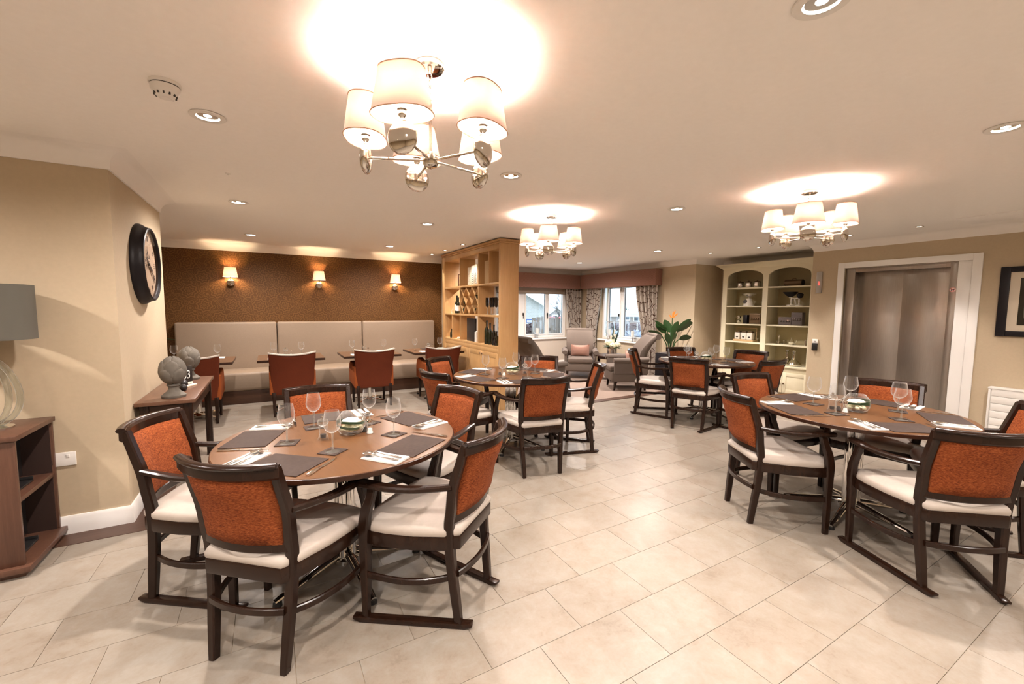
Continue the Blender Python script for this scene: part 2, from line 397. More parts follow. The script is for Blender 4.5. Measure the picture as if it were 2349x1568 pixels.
structure(B().box(7.05,7.3,-3.15,LV0,0,CEIL).box(7.05,7.3,LV1,3.33,0,CEIL).box(7.05,7.3,LV0,LV1,LZ,CEIL).box(7.3,7.4,LV0-.1,LV1+.1,0,CEIL), 'wall_lift', 'wall_paint')
structure(B().box(-4.15,7.3,-3.15,-3.0,0,CEIL), 'wall_rear', 'wall_paint')
structure(B().box(-4.15,-4.0,-3.0,3.62,0,CEIL), 'wall_side', 'wall_paint')
def run(name, pts, prof, mat):
    # sweep a wall profile (distance from wall, height) along a run of wall; the room lies on the left of the run
    P = [Vector(p) for p in pts]; rings = []
    for i, p in enumerate(P):
        ns = []
        if i: d = (p-P[i-1]).normalized(); ns.append(Vector((-d.y, d.x)))
        if i+1 < len(P): d = (P[i+1]-p).normalized(); ns.append(Vector((-d.y, d.x)))
        m = ns[0] if len(ns) == 1 else (ns[0]+ns[1])/(1+ns[0].dot(ns[1]))
        rings.append([(p.x+m.x*a, p.y+m.y*a, z) for a, z in prof])
    return structure(B().loft(rings, True, True), name, mat)
def cove(zb, d, step=0):
    q = [(d-d*math.cos(a), zb+step+(CEIL-zb-step)*math.sin(a)) for a in [PI/2*k/7 for k in range(8)]]
    q = [(0,zb)] + ([(.012,zb),(.012,zb+step)] if step else []) + [(x+(.012 if step else 0), z) for x, z in q]
    return [(0,CEIL+.02)] + q + [(q[-1][0], CEIL+.02)]
MAIN = [(-4,-3),(7.05,-3),(7.05,3.33),(7.87,3.33),(7.87,5.34),(7.06,5.34),(7.06,8.75),(3.06,8.75),(3.06,7.47)]
run('trim_1', MAIN, cove(2.295,.105), 'cornice_white')
run('trim_2', [(2.93,7.93),(-2,7.93),(-2,5.04),(-.85,5.04),(-.85,3.62),(-4,3.62)], cove(2.285,.105,.02), 'cornice_white')
SK = [(0,0),(.018,0),(.018,.10),(.010,.118),(0,.118)]
run('baseboard_left', [(-.95,5.04),(-.85,5.04),(-.85,3.62),(-4,3.62)], SK, 'white_paint')
run('baseboard_lift', [(7.05,-3),(7.05,LV0-.085)], SK, 'white_paint')
run('baseboard_recess', [(7.05,LV1+.085),(7.05,3.33),(7.87,3.33),(7.87,5.34),(7.06,5.34),(7.06,8.75),(3.06,8.75),(3.06,7.47)], SK, 'white_paint')
# ---------------------------------------------------------------- floor of laid tiles
floor = structure(B().box(-4.2,8.2,-3.2,9.0,-.10,-.004), 'floor', 'tile_joint')
TU0, TV0, TW, TL = .7276, 1.4152, .4577, .3018
g = .0012
tmesh = B().box(-TW/2+g,TW/2-g,-TL/2+g,TL/2-g,-.004,0).mesh('tile'); tmesh.materials.append(MATS['tile_vinyl'])
cells = []
for j in range(-16, 23):
    for i in range(-12, 17):
        u = TU0 + (i + (.5 if j % 2 else 0))*TW + TW/2; v = TV0 + j*TL + TL/2
        if u < -4.2 or u > 7.35 or v < -3.1 or v > 7.95: continue
        if u > 3.3 and v > 5.10: continue
        if u < -1.2 and v > 3.8 and v < 4.9: continue
        p = project((u,v,0)); a = 0
        if p and -80 < p[0] < 2430 and 700 < p[1] < 1650: a = 1/p[2]**2
        cells.append((a, u, v))
cells.sort(reverse=True)
for a, u, v in cells[:300]: share(tmesh, 'tile', (u,v,0), 0, floor)
rest = B()
for a, u, v in cells[300:]: rest.box(u-TW/2+g,u+TW/2-g,v-TL/2+g,v+TL/2-g,-.004,0)
tag(rest.obj('tile_field', 'tile_vinyl', floor), kind='stuff')
structure(B().box(-4,-.70,3.44,3.62,-.003,.003).box(-.85,-.70,3.62,5.04,-.003,.003), 'floor_border', 'border_plank')
structure(B().box(3.06,7.06,5.06,8.75,-.003,.008).box(7.06,7.87,3.33,5.34,-.0035,.001), 'floor_carpet', 'carpet')
structure(B().box(3.06,7.06,4.93,5.06,-.003,.007), 'floor_threshold', 'border_plank')
# ---------------------------------------------------------------- windows
def window(name, along, a0, a1, plane, panes, handles, out):
    # along: 'u' (wall of constant v) or 'v'; out: +1 outward direction along the other axis
    def bx(b, p0, p1, q0, q1, z0, z1):
        lo, hi = plane+min(q0,q1)*out, plane+max(q0,q1)*out
        return b.box(p0,p1,lo,hi,z0,z1) if along == 'u' else b.box(lo,hi,p0,p1,z0,z1)
    d0, d1 = .09, .16
    b = B(); bx(b,a0,a0+.06,d0,d1,WZ0,WZ1); bx(b,a1-.06,a1,d0,d1,WZ0,WZ1); bx(b,a0+.06,a1-.06,d0,d1,WZ0,WZ0+.06); bx(b,a0+.06,a1-.06,d0,d1,WZ1-.06,WZ1)
    ps = sorted(panes)
    for (x0,x1),(y0,y1) in zip(ps, ps[1:]): bx(b, x1+.035, y0-.035, d0, d1, WZ0+.06, WZ1-.06)
    root = structure(b, name, 'white_paint', bevel=.004)
    for x0, x1 in ps:
        s = B(); z0, z1 = WZ0+.10, WZ1-.10
        bx(s,x0-.035,x0,d0-.012,d1-.01,z0-.035,z1+.035); bx(s,x1,x1+.035,d0-.012,d1-.01,z0-.035,z1+.035); bx(s,x0,x1,d0-.012,d1-.01,z0-.035,z0); bx(s,x0,x1,d0-.012,d1-.01,z1,z1+.035)
        so = s.obj('sash', 'white_paint', root, .004)
        k = B(); bx(k,x0,x0+.008,d0+.02,d0+.03,z0,z1); bx(k,x1-.008,x1,d0+.02,d0+.03,z0,z1); bx(k,x0,x1,d0+.02,d0+.03,z0,z0+.008); bx(k,x0,x1,d0+.02,d0+.03,z1-.008,z1); k.obj('gasket', 'black_rubber', so)
        p = B(); bx(p,x0,x1,d0+.032,d0+.038,z0,z1); p.obj('pane', 'window_glass', so)
    for hx in handles:
        k = B(); bx(k,hx-.012,hx+.012,d0-.03,d0-.012,1.25,1.32); bx(k,hx-.008,hx+.008,d0-.045,d0-.03,1.18,1.31); k.obj('handle', 'black_plastic', root, .003)
    sl = B(); bx(sl,a0-.04,a1+.04,-.05,d0+.01,WZ0-.035,WZ0-.001); sl.obj('window_sill', 'white_paint', root, .006)
    return root
w1 = window('window_1', 'u', WU0, WU1, 8.75, [(4.65,5.20),(5.43,5.985),(6.10,6.52)], [5.34,6.045], 1)
w2 = window('window_2', 'v', WV0, WV1, 7.06, [(6.72,7.285),(7.425,7.80)], [7.43], 1)
B().box(4.60,6.58,8.79,8.80,1.80,2.0).box(4.60,6.58,8.785,8.805,1.785,1.80).obj('roller_blind', 'bench_leather', w1)
def pelmet_box(name, label, x0, x1, y0, y1):
    o = B().box(x0,x1,y0,y1,1.925,2.265).obj(name, 'pelmet_fabric', None, .006); tag(o, label, 'pelmet', 'window pelmets')
pelmet_box('pelmet', 'terracotta fabric pelmet over the window behind the oak shelves', 4.2,6.86,8.55,8.748)
pelmet_box('pelmet', 'terracotta fabric pelmet over the window beside the bird-of-paradise plant', 6.86,7.058,6.13,8.548)
def curtain(along, a0, a1, plane, label, b0, b1, out, phase=0):
    # a gathered curtain hanging from a0..a1 at the top to b0..b1 below
    n = 60
    def fn(s, t):
        k = min(1, (1-t)/.62); k = k*k*(3-2*k)
        lo, hi = a0+(b0-a0)*k, a1+(b1-a1)*k
        a = lo+(hi-lo)*s; d = .028*math.sin(s*2*PI*5.5+phase)+.012*math.sin(s*2*PI*11+1+phase)
        q = plane - out*(.075+d); z = .015+t*1.93
        return (a,q,z) if along == 'u' else (q,a,z)
    nr = (0,out,0) if along == 'u' else (out,0,0)
    o = B().slab(fn, n, 14, nr, .004).obj('curtain', 'curtain_fabric', None, angle=80); tag(o, label, 'curtain', 'branch-patterned curtains')
curtain('u', 6.50,7.0, 8.75, 'branch-patterned curtain left of the bay corner behind the middle armchair', 6.66,7.0, 1)
curtain('u', 4.55,5.05, 8.75, 'branch-patterned curtain half hidden by the oak shelf end panel', 4.55,4.95, 1, 1)
curtain('v', 7.88,8.45, 7.06, 'branch-patterned curtain right of the bay corner behind the middle armchair', 8.05,8.45, 1, 2)
curtain('v', 6.16,6.79, 7.06, 'full-length branch-patterned curtain behind the tilted-back armchair', 6.16,6.58, 1, .5)
# ---------------------------------------------------------------- lift entrance
door = structure(B().box(7.03,7.05,LV0-.08,LV0,0,LZ+.075).box(7.03,7.05,LV1,LV1+.08,0,LZ+.075).box(7.03,7.05,LV0,LV1,LZ,LZ+.075), 'door_1', 'white_paint', bevel=.003)
B().box(7.05,7.12,LV0,1.78,0,LZ).obj('infill_panel', 'white_paint', door, .003)
B().box(7.07,7.24,1.78,1.85,0,LZ-.012).box(7.07,7.24,2.80,LV1,0,LZ-.012).box(7.07,7.24,1.85,2.80,1.965,LZ-.012).obj('lift_surround', 'brushed_steel', door, .003)
B().box(7.06,7.24,1.78,LV1,LZ-.012,LZ).obj('header_strip', 'steel_edge', door)
B().box(7.17,7.19,2.304,2.80,0.005,1.965).obj('door_leaf', 'brushed_steel', door, .002)
B().box(7.15,7.168,1.85,2.304,0.005,1.965).obj('door_leaf', 'brushed_steel', door, .002)
B().box(7.06,7.24,1.78,LV1,-.002,.005).obj('lift_sill', 'steel_edge', door)
st = B().lathe([(.0,0),(.028,0),(.028,.002),(.0,.002)], 20, M=Matrix.Translation((7.07,1.816,1.694)) @ Matrix.Rotation(-PI/2,4,'Y')).obj('sticker', 'white_plastic', door)
rg = B()
ring = [(7.0675,1.816+.024*math.cos(a),1.694+.024*math.sin(a)) for a in [2*PI*k/20 for k in range(21)]]
rg.sweep(ring, .004, .002, (1,0,0)).sweep([(7.0675,1.816+.017,1.694+.017),(7.0675,1.816-.017,1.694-.017)], .005, .002, (1,0,0)); rg.obj('sticker_ring', 'red_plastic', st)
B().box(7.067,7.068,1.802,1.830,1.690,1.698).box(7.067,7.068,1.806,1.812,1.682,1.692).box(7.067,7.068,1.822,1.828,1.682,1.692).box(7.067,7.068,1.798,1.806,1.694,1.704).obj('sticker_symbol', 'ink', st)
t = thing('lift_indicator', 'slim grey lift floor indicator with a red lit digit on the wall', 'indicator', (7.05,3.226,1.69))
B().box(-.02,-.001,-.037,.037,0,.313).obj('housing', 'grey_plastic', t, .004)
dg = B(); dg.box(-.0225,-.020,-.010,.010,.115,.120).box(-.0225,-.020,-.010,.010,.165,.170).box(-.0225,-.020,-.010,-.005,.120,.165).box(-.0225,-.020,.005,.010,.120,.165); dg.obj('digit', 'red_digit', t)
t = thing('lift_call_button', 'small white and black lift call button plate beside the white architrave', 'button', (7.05,3.229,.845))
B().box(-.015,-.001,-.037,.037,.105,.165).obj('top_plate', 'white_plastic', t, .003); B().box(-.03,-.001,-.035,.035,0,.105).obj('reader', 'black_plastic', t, .004)
B().lathe([(.008,0),(.008,.004)], 12, M=Matrix.Translation((-.015,0,.135)) @ Matrix.Rotation(-PI/2,4,'Y')).obj('button', 'grey_plastic', t)
t = thing('framed_picture', 'dark framed picture with a cream mount beside the lift', 'picture', (7.05,1.435,1.17))
fb = B(); PW = .80
fb.box(-.03,-.001,-.075,0,0,.76).box(-.03,-.001,-PW,-PW+.075,0,.76).box(-.03,-.001,-PW+.075,-.075,0,.06).box(-.03,-.001,-PW+.075,-.075,.70,.76); fb.obj('frame', 'black_frame', t, .006)
B().box(-.012,-.004,-PW+.075,-.075,.06,.70).obj('mount', 'mount_card', t)
pp = B().box(-.0135,-.012,-PW+.15,-.150,.125,.635).obj('print', 'photo_dark', t)
B().box(-.0145,-.0135,-.26,-.19,.20,.50).box(-.0145,-.0135,-.50,-.33,.18,.33).obj('print_shape', 'art_mid', pp)
t = thing('radiator', 'white flat panel radiator with horizontal grooves on the lift wall', 'radiator', (7.05,1.42,.10))
B().box(-.10,-.02,-1.4,0,.0,.485).obj('core', 'white_plastic', t)
for k in range(6): B().box(-.112,-.10,-1.385,-.022,.004+k*.081,.004+k*.081+.078).obj('panel', 'white_plastic', t, .003)
B().box(-.118,-.005,-1.41,.008,.485,.505).obj('top_grille', 'white_plastic', t, .004); B().box(-.115,-.012,-.015,.003,0,.485).obj('side_panel', 'white_plastic', t, .004)
B().box(-.02,-.001,-.3,-.25,.05,.4).box(-.02,-.001,-1.2,-1.15,.05,.4).obj('bracket', 'white_plastic', t)
sk = thing('wall_socket', 'white wall socket above the skirting beside the walnut cabinet', 'socket', (-1.164,3.62,.485))
B().box(-.073,.073,-.012,-.001,-.043,.043).obj('plate', 'white_plastic', sk, .003); B().box(-.05,-.02,-.035,-.012,-.026,.010).obj('plug', 'black_plastic', sk, .005); B().box(.03,.045,-.015,-.012,.01,.03).obj('switch', 'white_plastic', sk, .001)
hatch = structure(B().box(6.22,6.74,1.05,1.62,CEIL-.006,CEIL+.01), 'ceiling_hatch', 'ceiling_paint', bevel=.002)
# ---------------------------------------------------------------- ceiling fittings
def mk_down():
    t = thing('downlight', '', 'downlight')
    B().lathe([(.052,.0),(.078,.0),(.080,.003),(.078,.007),(.056,.008),(.052,.002)], 28, (0,0,-.008), cap=False).obj('trim_ring', 'white_plastic', t)
    B().lathe([(.0525,-.004),(.047,.0),(.046,-.0005),(.0515,-.0055)], 24, cap=False).obj('glow_ring', 'downlight_glow', t)
    B().lathe([(.047,-.001),(.018,-.0005)], 24, cap=False).obj('reflector', 'chrome', t)
    B().lathe([(.018,-.001),(.002,-.001)], 16).obj('lamp', 'downlight_glow', t)
    return t
down = Maker(mk_down)
def mk_small():
    t = thing('spotlight', '', 'spotlight')
    B().lathe([(.026,.0),(.042,.0),(.043,.003),(.040,.006),(.028,.006)], 20, (0,0,-.006), cap=False).obj('trim_ring', 'chrome', t)
    B().lathe([(.027,-.002),(.002,-.002)], 16).obj('lamp', 'downlight_glow', t)
    return t
small = Maker(mk_small)
def spot_lamp(u, v, power, deg, blend, tint=WARM, tilt=None):
    l = bpy.data.lights.new('spot_lamp', 'SPOT'); l.energy = power; l.spot_size = math.radians(deg); l.spot_blend = blend; l.color = tint; l.shadow_soft_size = .035
    o = bpy.data.objects.new('spot_lamp', l); COL.objects.link(o); o.location = (u,v,CEIL-.045)
    return o
def downlamp(u, v):
    k = 1.7 if (u > 3.3 and v > 4.9) else 1.0
    spot_lamp(u, v, SPOT*.17*k, 68, .22); spot_lamp(u, v, SPOT*k, 165, 1.0)
DL = [(-.24,2.70,'beside the smoke detector'),(1.55,2.75,'just behind the big chandelier'),(-.22,4.74,'above the far end of the console table'),(-.19,6.80,'in front of the wall lamp nearest the clock'),
      (1.61,4.81,'between the big chandelier and the wallpapered alcove'),(1.68,6.87,'in front of the wall lamp nearest the oak shelves'),(3.41,2.82,'between the two far chandeliers'),(5.71,7.16,'over the middle grey armchair'),
      (5.62,5.00,'over the carpet edge by the plant'),(3.36,.72,'cut by the right edge, over the table by the lift'),(1.52,.74,'cut by the top edge of the picture'),(3.75,6.95,'added for lounge light, unseen behind the oak shelf unit')]  # last downlight is unseen, added to brighten the lounge
for u, v, w in DL:
    down((u,v,CEIL), 0, 'round recessed ceiling downlight '+w, 'recessed ceiling downlights'); downlamp(u, v)
OUT = ((-2.1,.72),(-2.1,2.6),(-2.1,-1.35),(-.24,.72),(3.4,-1.35),(1.5,-1.35),(5.3,-1.3),(-.24,-1.35),(5.35,.72))  # unseen lamps: left row added to brighten the floor, others continue the grid
for n, (u, v) in enumerate(OUT):
    down((u,v,CEIL), 0, 'unseen recessed ceiling downlight out of the picture, %s from the camera' % ('first','second','third','fourth','fifth','sixth','seventh','eighth','ninth')[n], 'recessed ceiling downlights'); downlamp(u, v)
SMALLS = [(2.60,6.10,'nearest of the three before the oak shelves'),(2.60,6.86,'middle of the three before the oak shelves'),(2.60,7.52,'farthest of the three before the oak shelves'),
          (6.59,4.71,'before the left bay of the cream dresser'),(6.59,3.89,'before the right bay of the cream dresser'),(6.50,2.67,'behind the chandelier near the lift'),(6.46,1.98,'in front of the lift doors')]
for u, v, w in SMALLS:
    small((u,v,CEIL), 0, 'tiny ceiling spotlight, '+w, 'tiny ceiling spotlights'); spot_lamp(u, v, SMALL_SPOT*(.5 if u < 4 else 1.5 if v > 3 else .8), 80, .5)
t = thing('smoke_detector', 'white round smoke detector on the ceiling', 'smoke detector', (-.36,2.40,CEIL))
B().lathe([(.056,0),(.058,-.010),(.056,-.014)], 28).obj('base', 'white_plastic', t)
B().lathe([(.052,-.014),(.052,-.018)], 28).obj('gap', 'vent_dark', t)
B().lathe([(.053,-.018),(.052,-.034),(.044,-.046),(.030,-.062),(.026,-.065)], 28).obj('dome', 'white_plastic', t)
vb = B()
for k in range(12):
    a = 2*PI*k/12; M = Matrix.Rotation(a,4,'Z'); vb.box(.036,.0415,-.003,.003,-.058,-.047, M)
vb.obj('vent_slots', 'vent_dark', t)
B().lathe([(.022,-.065),(.020,-.067)], 20).obj('cap', 'white_plastic', t)
t = B().lathe([(.02,0),(.02,-.004),(.006,-.006),(.006,-.012)], 14).obj('sprinkler', 'white_plastic'); place(t, (-.23,3.77,CEIL)); tag(t, 'tiny white ceiling sensor between the two nearest left downlights', 'sensor')
# ---------------------------------------------------------------- chandeliers
def oval(rx, ry, z, n=32, e=2.4):
    return [(rx*math.copysign(abs(math.cos(a))**(2/e), math.cos(a)), ry*math.copysign(abs(math.sin(a))**(2/e), math.sin(a)), z) for a in [2*PI*k/n for k in range(n)]]
def mk_chand():
    t = thing('chandelier', '', 'chandelier')
    B().lathe([(.052,-.001),(.056,-.006),(.056,-.022),(.050,-.028),(.012,-.030)], 28).obj('canopy', 'polished_nickel', t)
    B().sweep([(0,0,-.15),(0,0,-.36)], .006, n=10).cyl((0,0,0), .010, -.155, -.145).obj('rod', 'polished_nickel', t)
    for k in range(4):
        z = -.045-k*.029; pts = [(.0085*math.cos(a), 0, z+.019*math.sin(a)) for a in [2*PI*q/12 for q in range(13)]]
        if k % 2: pts = [(0,x,z_) for x, _, z_ in pts]
        B().sweep(pts, .0026, n=6, up=(.3,.9,.1)).obj('chain_link', 'polished_nickel', t)
    B().lathe([(.008,-.335),(.012,-.350),(.030,-.352),(.031,-.385),(.026,-.392),(.007,-.394),(.006,-.402)], 24).obj('hub', 'polished_nickel', t)
    for k in range(5):
        a = 2*PI*k/5; M = Matrix.Rotation(a,4,'Z')
        arm = B().sweep([(.028,0,-.370),(.235,0,-.370)], .0055, n=8, M=M).obj('arm', 'polished_nickel', t)
        B().ball((.25,0,-.375), .055, 24, 14, (.42,1,1.05), M=M).obj('disc', 'polished_nickel', arm)
        B().lathe([(.007,-.322),(.006,-.312),(.014,-.304),(.016,-.296),(.012,-.286),(.018,-.284),(.019,-.262),(.024,-.26),(.024,-.256),(.014,-.254)], 16, (.25,0,0), M=M).obj('lamp_holder', 'polished_nickel', arm)
        B().ball((.25,0,-.225), .030, 8, 5, (1,1,1.25), M=M).obj('bulb', 'lamp_glow', arm)
        rings = []
        for s, z in ((1,-.300),(.985,-.296),(.74,-.152),(.735,-.150)): rings.append([tuple(M @ Vector((.25+x, y, z_))) for x, y, z_ in oval(.078*s, .108*s, z)])
        rin = [[tuple(M @ Vector((.25+x, y, z_))) for x, y, z_ in oval(.078*s, .108*s, z)] for s, z in ((.725,-.151),(.97,-.298))]
        sh = B().loft(rings+rin+[rings[0]], False).obj('shade', 'shade_fabric', arm, angle=60)
        for s, z in ((1.0,-.299),(.737,-.151)):
            B().sweep([tuple(M @ Vector((.25+x, y, z_))) for x, y, z_ in oval(.078*s, .108*s, z)+oval(.078*s, .108*s, z)[:1]], .0022, n=6).obj('shade_rim', 'shade_rim', arm)
        B().sweep([(.25-.068,0,-.262),(.25-.017,0,-.258),(.25+.017,0,-.258),(.25+.068,0,-.262)], .0016, n=5, M=M).obj('shade_spider', 'polished_nickel', arm)
    return t
chand = Maker(mk_chand)
chand((.579,1.684,CEIL), math.radians(13), 'large near five-shade chandelier with mirror discs at the top of the picture', 'five-shade chandeliers')
chand((2.567,3.694,CEIL), math.radians(13), 'five-shade chandelier beside the oak shelf end panel', 'five-shade chandeliers')
chand((3.804,1.855,CEIL), math.radians(-9), 'five-shade chandelier near the lift and cream dresser', 'five-shade chandeliers')
def mk_sconce():
    t = thing('wall_lamp', '', 'wall lamp')
    B().lathe([(.050,0),(.050,.010),(.044,.016)], 24, M=Matrix.Translation((0,0,-.15)) @ Matrix.Rotation(PI/2,4,'X')).obj('wall_plate', 'polished_nickel', t)
    B().ball((0,-.055,-.15), .056, 22, 12, (1,.55,1)).obj('ball', 'polished_nickel', t)
    B().lathe([(.008,-.10),(.007,-.085),(.015,-.08),(.016,-.05),(.012,-.045)], 14, (0,-.085,0)).sweep([(0,-.06,-.13),(0,-.085,-.10)], .006, n=8).obj('lamp_holder', 'polished_nickel', t)
    B().ball((0,-.085,-.01), .018, 8, 5, (1,1,1.3)).obj('bulb', 'sconce_glow', t)
    rings = [[(x, y-.085, z_) for x, y, z_ in oval(.100*s, .068*s, z, 28, 2.2)] for s, z in ((1,-.070),(.76,.078),(.75,.078),(.985,-.069),(1,-.070))]
    B().loft(rings, False).obj('shade', 'shade_fabric', t, angle=60)
    return t
sconce = Maker(mk_sconce)
for u, w in ((-.511,'nearest the clock'),(.736,'in the middle of the wallpapered wall'),(2.012,'nearest the oak shelves')):
    sconce((u,7.93,1.95), 0, 'lit wall lamp with white shade and chrome ball, '+w, 'wall lamps on the wallpaper')
# ================================================================ dining chairs
def back_y(z):      # lean of the back posts
    pts = [(0,0),(.30,.030),(.46,.036),(.66,.010),(.875,-.055)]
    for (a,b),(c,d) in zip(pts, pts[1:]):
        if z <= c: return b+(d-b)*(z-a)/(c-a)
    return -.055
def post_x(z): return .167+.033*min(1,z/.66)
def seat_outline(inset=0, n=6):
    R = [(.175,-.012),(.215,.05),(.258,.18),(.282,.31),(.284,.40),(.268,.440),(.20,.458),(.10,.468)]
    pts = R + [(0,.470)] + [(-x,y) for x, y in reversed(R)]
    cx, cy = 0, .23
    return [(x*(1-inset/.28), cy+(y-cy)*(1-inset/.24)) for x, y in pts]
def mk_chair(skid):
    t = thing('dining_chair', '', 'chair')
    for s in (-1,1):
        zs = [0,.15,.30,.46,.56,.66,.76,.858]
        B().rs([(s*post_x(z), back_y(z), z) for z in zs], [.030,.036,.038,.038,.038,.038,.037,.036], [.034,.040,.043,.044,.043,.041,.038,.036], .22, (0,1,0), 3).obj('rear_leg', 'dark_wood', t)
        pf = [(.280,.418,0,.028,.032),(.283,.418,.2,.034,.038),(.286,.416,.37,.038,.046),(.293,.410,.455,.039,.054),(.296,.396,.53,.035,.046),(.291,.374,.60,.033,.040),(.287,.362,.652,.033,.044)]
        B().rs([(s*x,y,z) for x, y, z, w, d in pf], [q[3] for q in pf], [q[4] for q in pf], .25, (0,1,0), 3).obj('front_leg', 'dark_wood', t)
        B().rs([(s*.208,.012,.668),(s*.228,.10,.655),(s*.262,.20,.650),(s*.290,.29,.656),(s*.298,.36,.662),(s*.300,.412,.663),(s*.300,.420,.663)], [.030,.034,.040,.047,.052,.052,.044], .026, .35).obj('arm', 'dark_wood', t)
        B().rs([(s*.176,.03,.235),(s*.235,.13,.228),(s*.272,.25,.226),(s*.284,.40,.228)], .016, .030, .35).obj('stretcher', 'dark_wood', t)
        if skid:
            a, b = Vector((s*.152,-.062,.0)), Vector((s*.296,.478,.0)); d = (b-a).normalized(); sd = Vector((-d.y,d.x,0))*.019; sk = B(); rings = []
            for k, (z0, z1) in ((-.0,(.014,.026)),(.035,(.0,.026)),(.525,(.0,.026)),(.558,(.014,.026))):
                p = a+d*k; rings.append([tuple(p-sd+Vector((0,0,z0))),tuple(p+sd+Vector((0,0,z0))),tuple(p+sd+Vector((0,0,z1))),tuple(p-sd+Vector((0,0,z1)))])
            sk.loft(rings); sk.obj('skid', 'dark_wood', t, .004)
    arc = [(-.172+.344*k/8, back_y(.25)-.022-.030*(1-((k-4)/4)**2), .255) for k in range(9)]
    B().rs(arc, .016, .030, .35, res=2).obj('stretcher', 'dark_wood', t)
    # bowed back: rail, lower rail, padded panel
    def bow(x): return -.066*(1-(x/.205)**2)
    arc = [(-.216+.432*k/14, back_y(.84)+bow(-.205+.41*k/14)-.002, .842) for k in range(15)]
    B().rs(arc, .036, .056, .4, res=2).sweep([(x,y-.013,z+.025) for x, y, z in arc], .018, .012, n=12).obj('top_rail', 'dark_wood', t)
    arc = [(-.190+.380*k/12, back_y(.50)+bow(-.190+.38*k/12)*.7, .512) for k in range(13)]
    B().rs(arc, .026, .044, .35, res=2).obj('lower_rail', 'dark_wood', t)
    def fr(side):
        def fn(u, v):
            x = (-.181+.362*u); z = .528+.294*v; pad = .016*min(1,4*u*(1-u)*2.2)*min(1,4*v*(1-v)*2.2)
            x *= (.965+.035*v); return (x, back_y(z)+bow(x)*(.7+.3*v)+side*(.012+pad), z)
        return fn
    pb = B(); nu, nv = 14, 8
    f1, f2 = fr(1), fr(-1); w = nv+1
    A1 = [f1(i/nu,j/nv) for i in range(nu+1) for j in range(nv+1)]; A2 = [f2(i/nu,j/nv) for i in range(nu+1) for j in range(nv+1)]; k = len(A1); fs = []
    for i in range(nu):
        for j in range(nv):
            a, b, c, d = i*w+j, (i+1)*w+j, (i+1)*w+j+1, i*w+j+1; fs += [(a,b,c,d),(k+d,k+c,k+b,k+a)]
    bd = [i*w for i in range(nu+1)]+[nu*w+j for j in range(1,nv+1)]+[i*w+nv for i in range(nu-1,-1,-1)]+[j for j in range(nv-1,0,-1)]
    for q in range(len(bd)): a, b = bd[q], bd[(q+1)%len(bd)]; fs.append((b,a,k+a,k+b))
    pb.add(A1+A2, fs); pb.obj('backrest', 'orange_chenille', t, angle=60)
    B().prism(seat_outline(0), .372, .436).obj('seat_frame', 'dark_wood', t, .006)
    rings = []
    for ins, z in ((.004,.436),(.0,.446),(.0,.462),(.012,.478),(.05,.490),(.12,.496),(.20,.498)): rings.append([(x,y,z) for x, y in seat_outline(ins)])
    B().loft(rings).obj('seat', 'cream_leather', t, angle=60)
    return t
chair_plain = Maker(lambda: mk_chair(False)); chair_skid = Maker(lambda: mk_chair(True))
TABLES = {'console': (.3235,2.4219,'the console'), 'shelves': (2.18,3.84,'the oak shelves'), 'dresser': (5.13,3.68,'the cream dresser'), 'lift': (3.5625,1.341,'the lift')}
# (table, rear-leg centre, forward, skids, how the seat is told apart, place word)
CH = [('console',(-.122,1.91),(.66,.75),0,'with bare legs, nearest the camera','nearest'),
      ('console',(-.484,2.73),(.932,-.362),1,'on skids, beside the console end','leftmost'),
      ('console',(.826,1.80),(-.65,.76),1,'on skids, at its near right','near right'),
      ('console',(1.085,2.73),(-.93,-.36),0,'at its far right, facing the clock','far right'),
      ('console',(.28,3.225),(.03,-1),0,'at its far side, toward the alcove','farthest'),
      ('shelves',(2.0,2.96),(.17,.985),0,'with bare legs, back to the camera','nearest'),
      ('shelves',(2.86,3.345),(-.83,.55),1,'on skids, at its right side','rightmost'),
      ('shelves',(1.31,3.625),(.968,.25),0,'at its near left, curved back outward','near left'),
      ('shelves',(1.67,4.50),(.56,-.83),0,'at its far left, against the tub chair','far left'),
      ('shelves',(2.72,4.11),(-.5,-.866),0,'at its far side, before the grey armchair','farthest'),
      ('dresser',(4.46,4.255),(.615,-.788),1,'on skids, leftmost beside the carpet','leftmost'),
      ('dresser',(4.293,3.285),(.92,.39),1,'on skids, back to the camera','nearest'),
      ('dresser',(5.25,4.14),(-.42,-.91),1,'in front of the tropical plant','far left'),
      ('dresser',(5.71,3.42),(-.985,-.17),0,'facing the camera before the cabinet doors','farthest'),
      ('dresser',(4.99,2.75),(.1,.995),1,'at its right side, curved back outward','rightmost'),
      ('lift',(2.875,1.744),(.845,-.535),0,'with bare legs, leftmost','leftmost'),
      ('lift',(3.017,.647),(.63,.776),1,'on skids, large at the right','nearest'),
      ('lift',(3.69,2.14),(-.18,-.984),0,'at its far left, facing the camera','far left'),
      ('lift',(4.28,1.425),(-.975,-.22),0,'directly before the steel doors','farthest'),
      ('lift',(3.955,.655),(-.49,.87),1,'cut by the right edge','rightmost')]
for tb, rc, f, sk, how, word in CH:
    rz = math.atan2(-f[0], f[1])
    (chair_skid if sk else chair_plain)((rc[0],rc[1],0), rz, 'orange-backed armchair, table by %s, %s' % (TABLES[tb][2], how), 'orange dining armchairs')
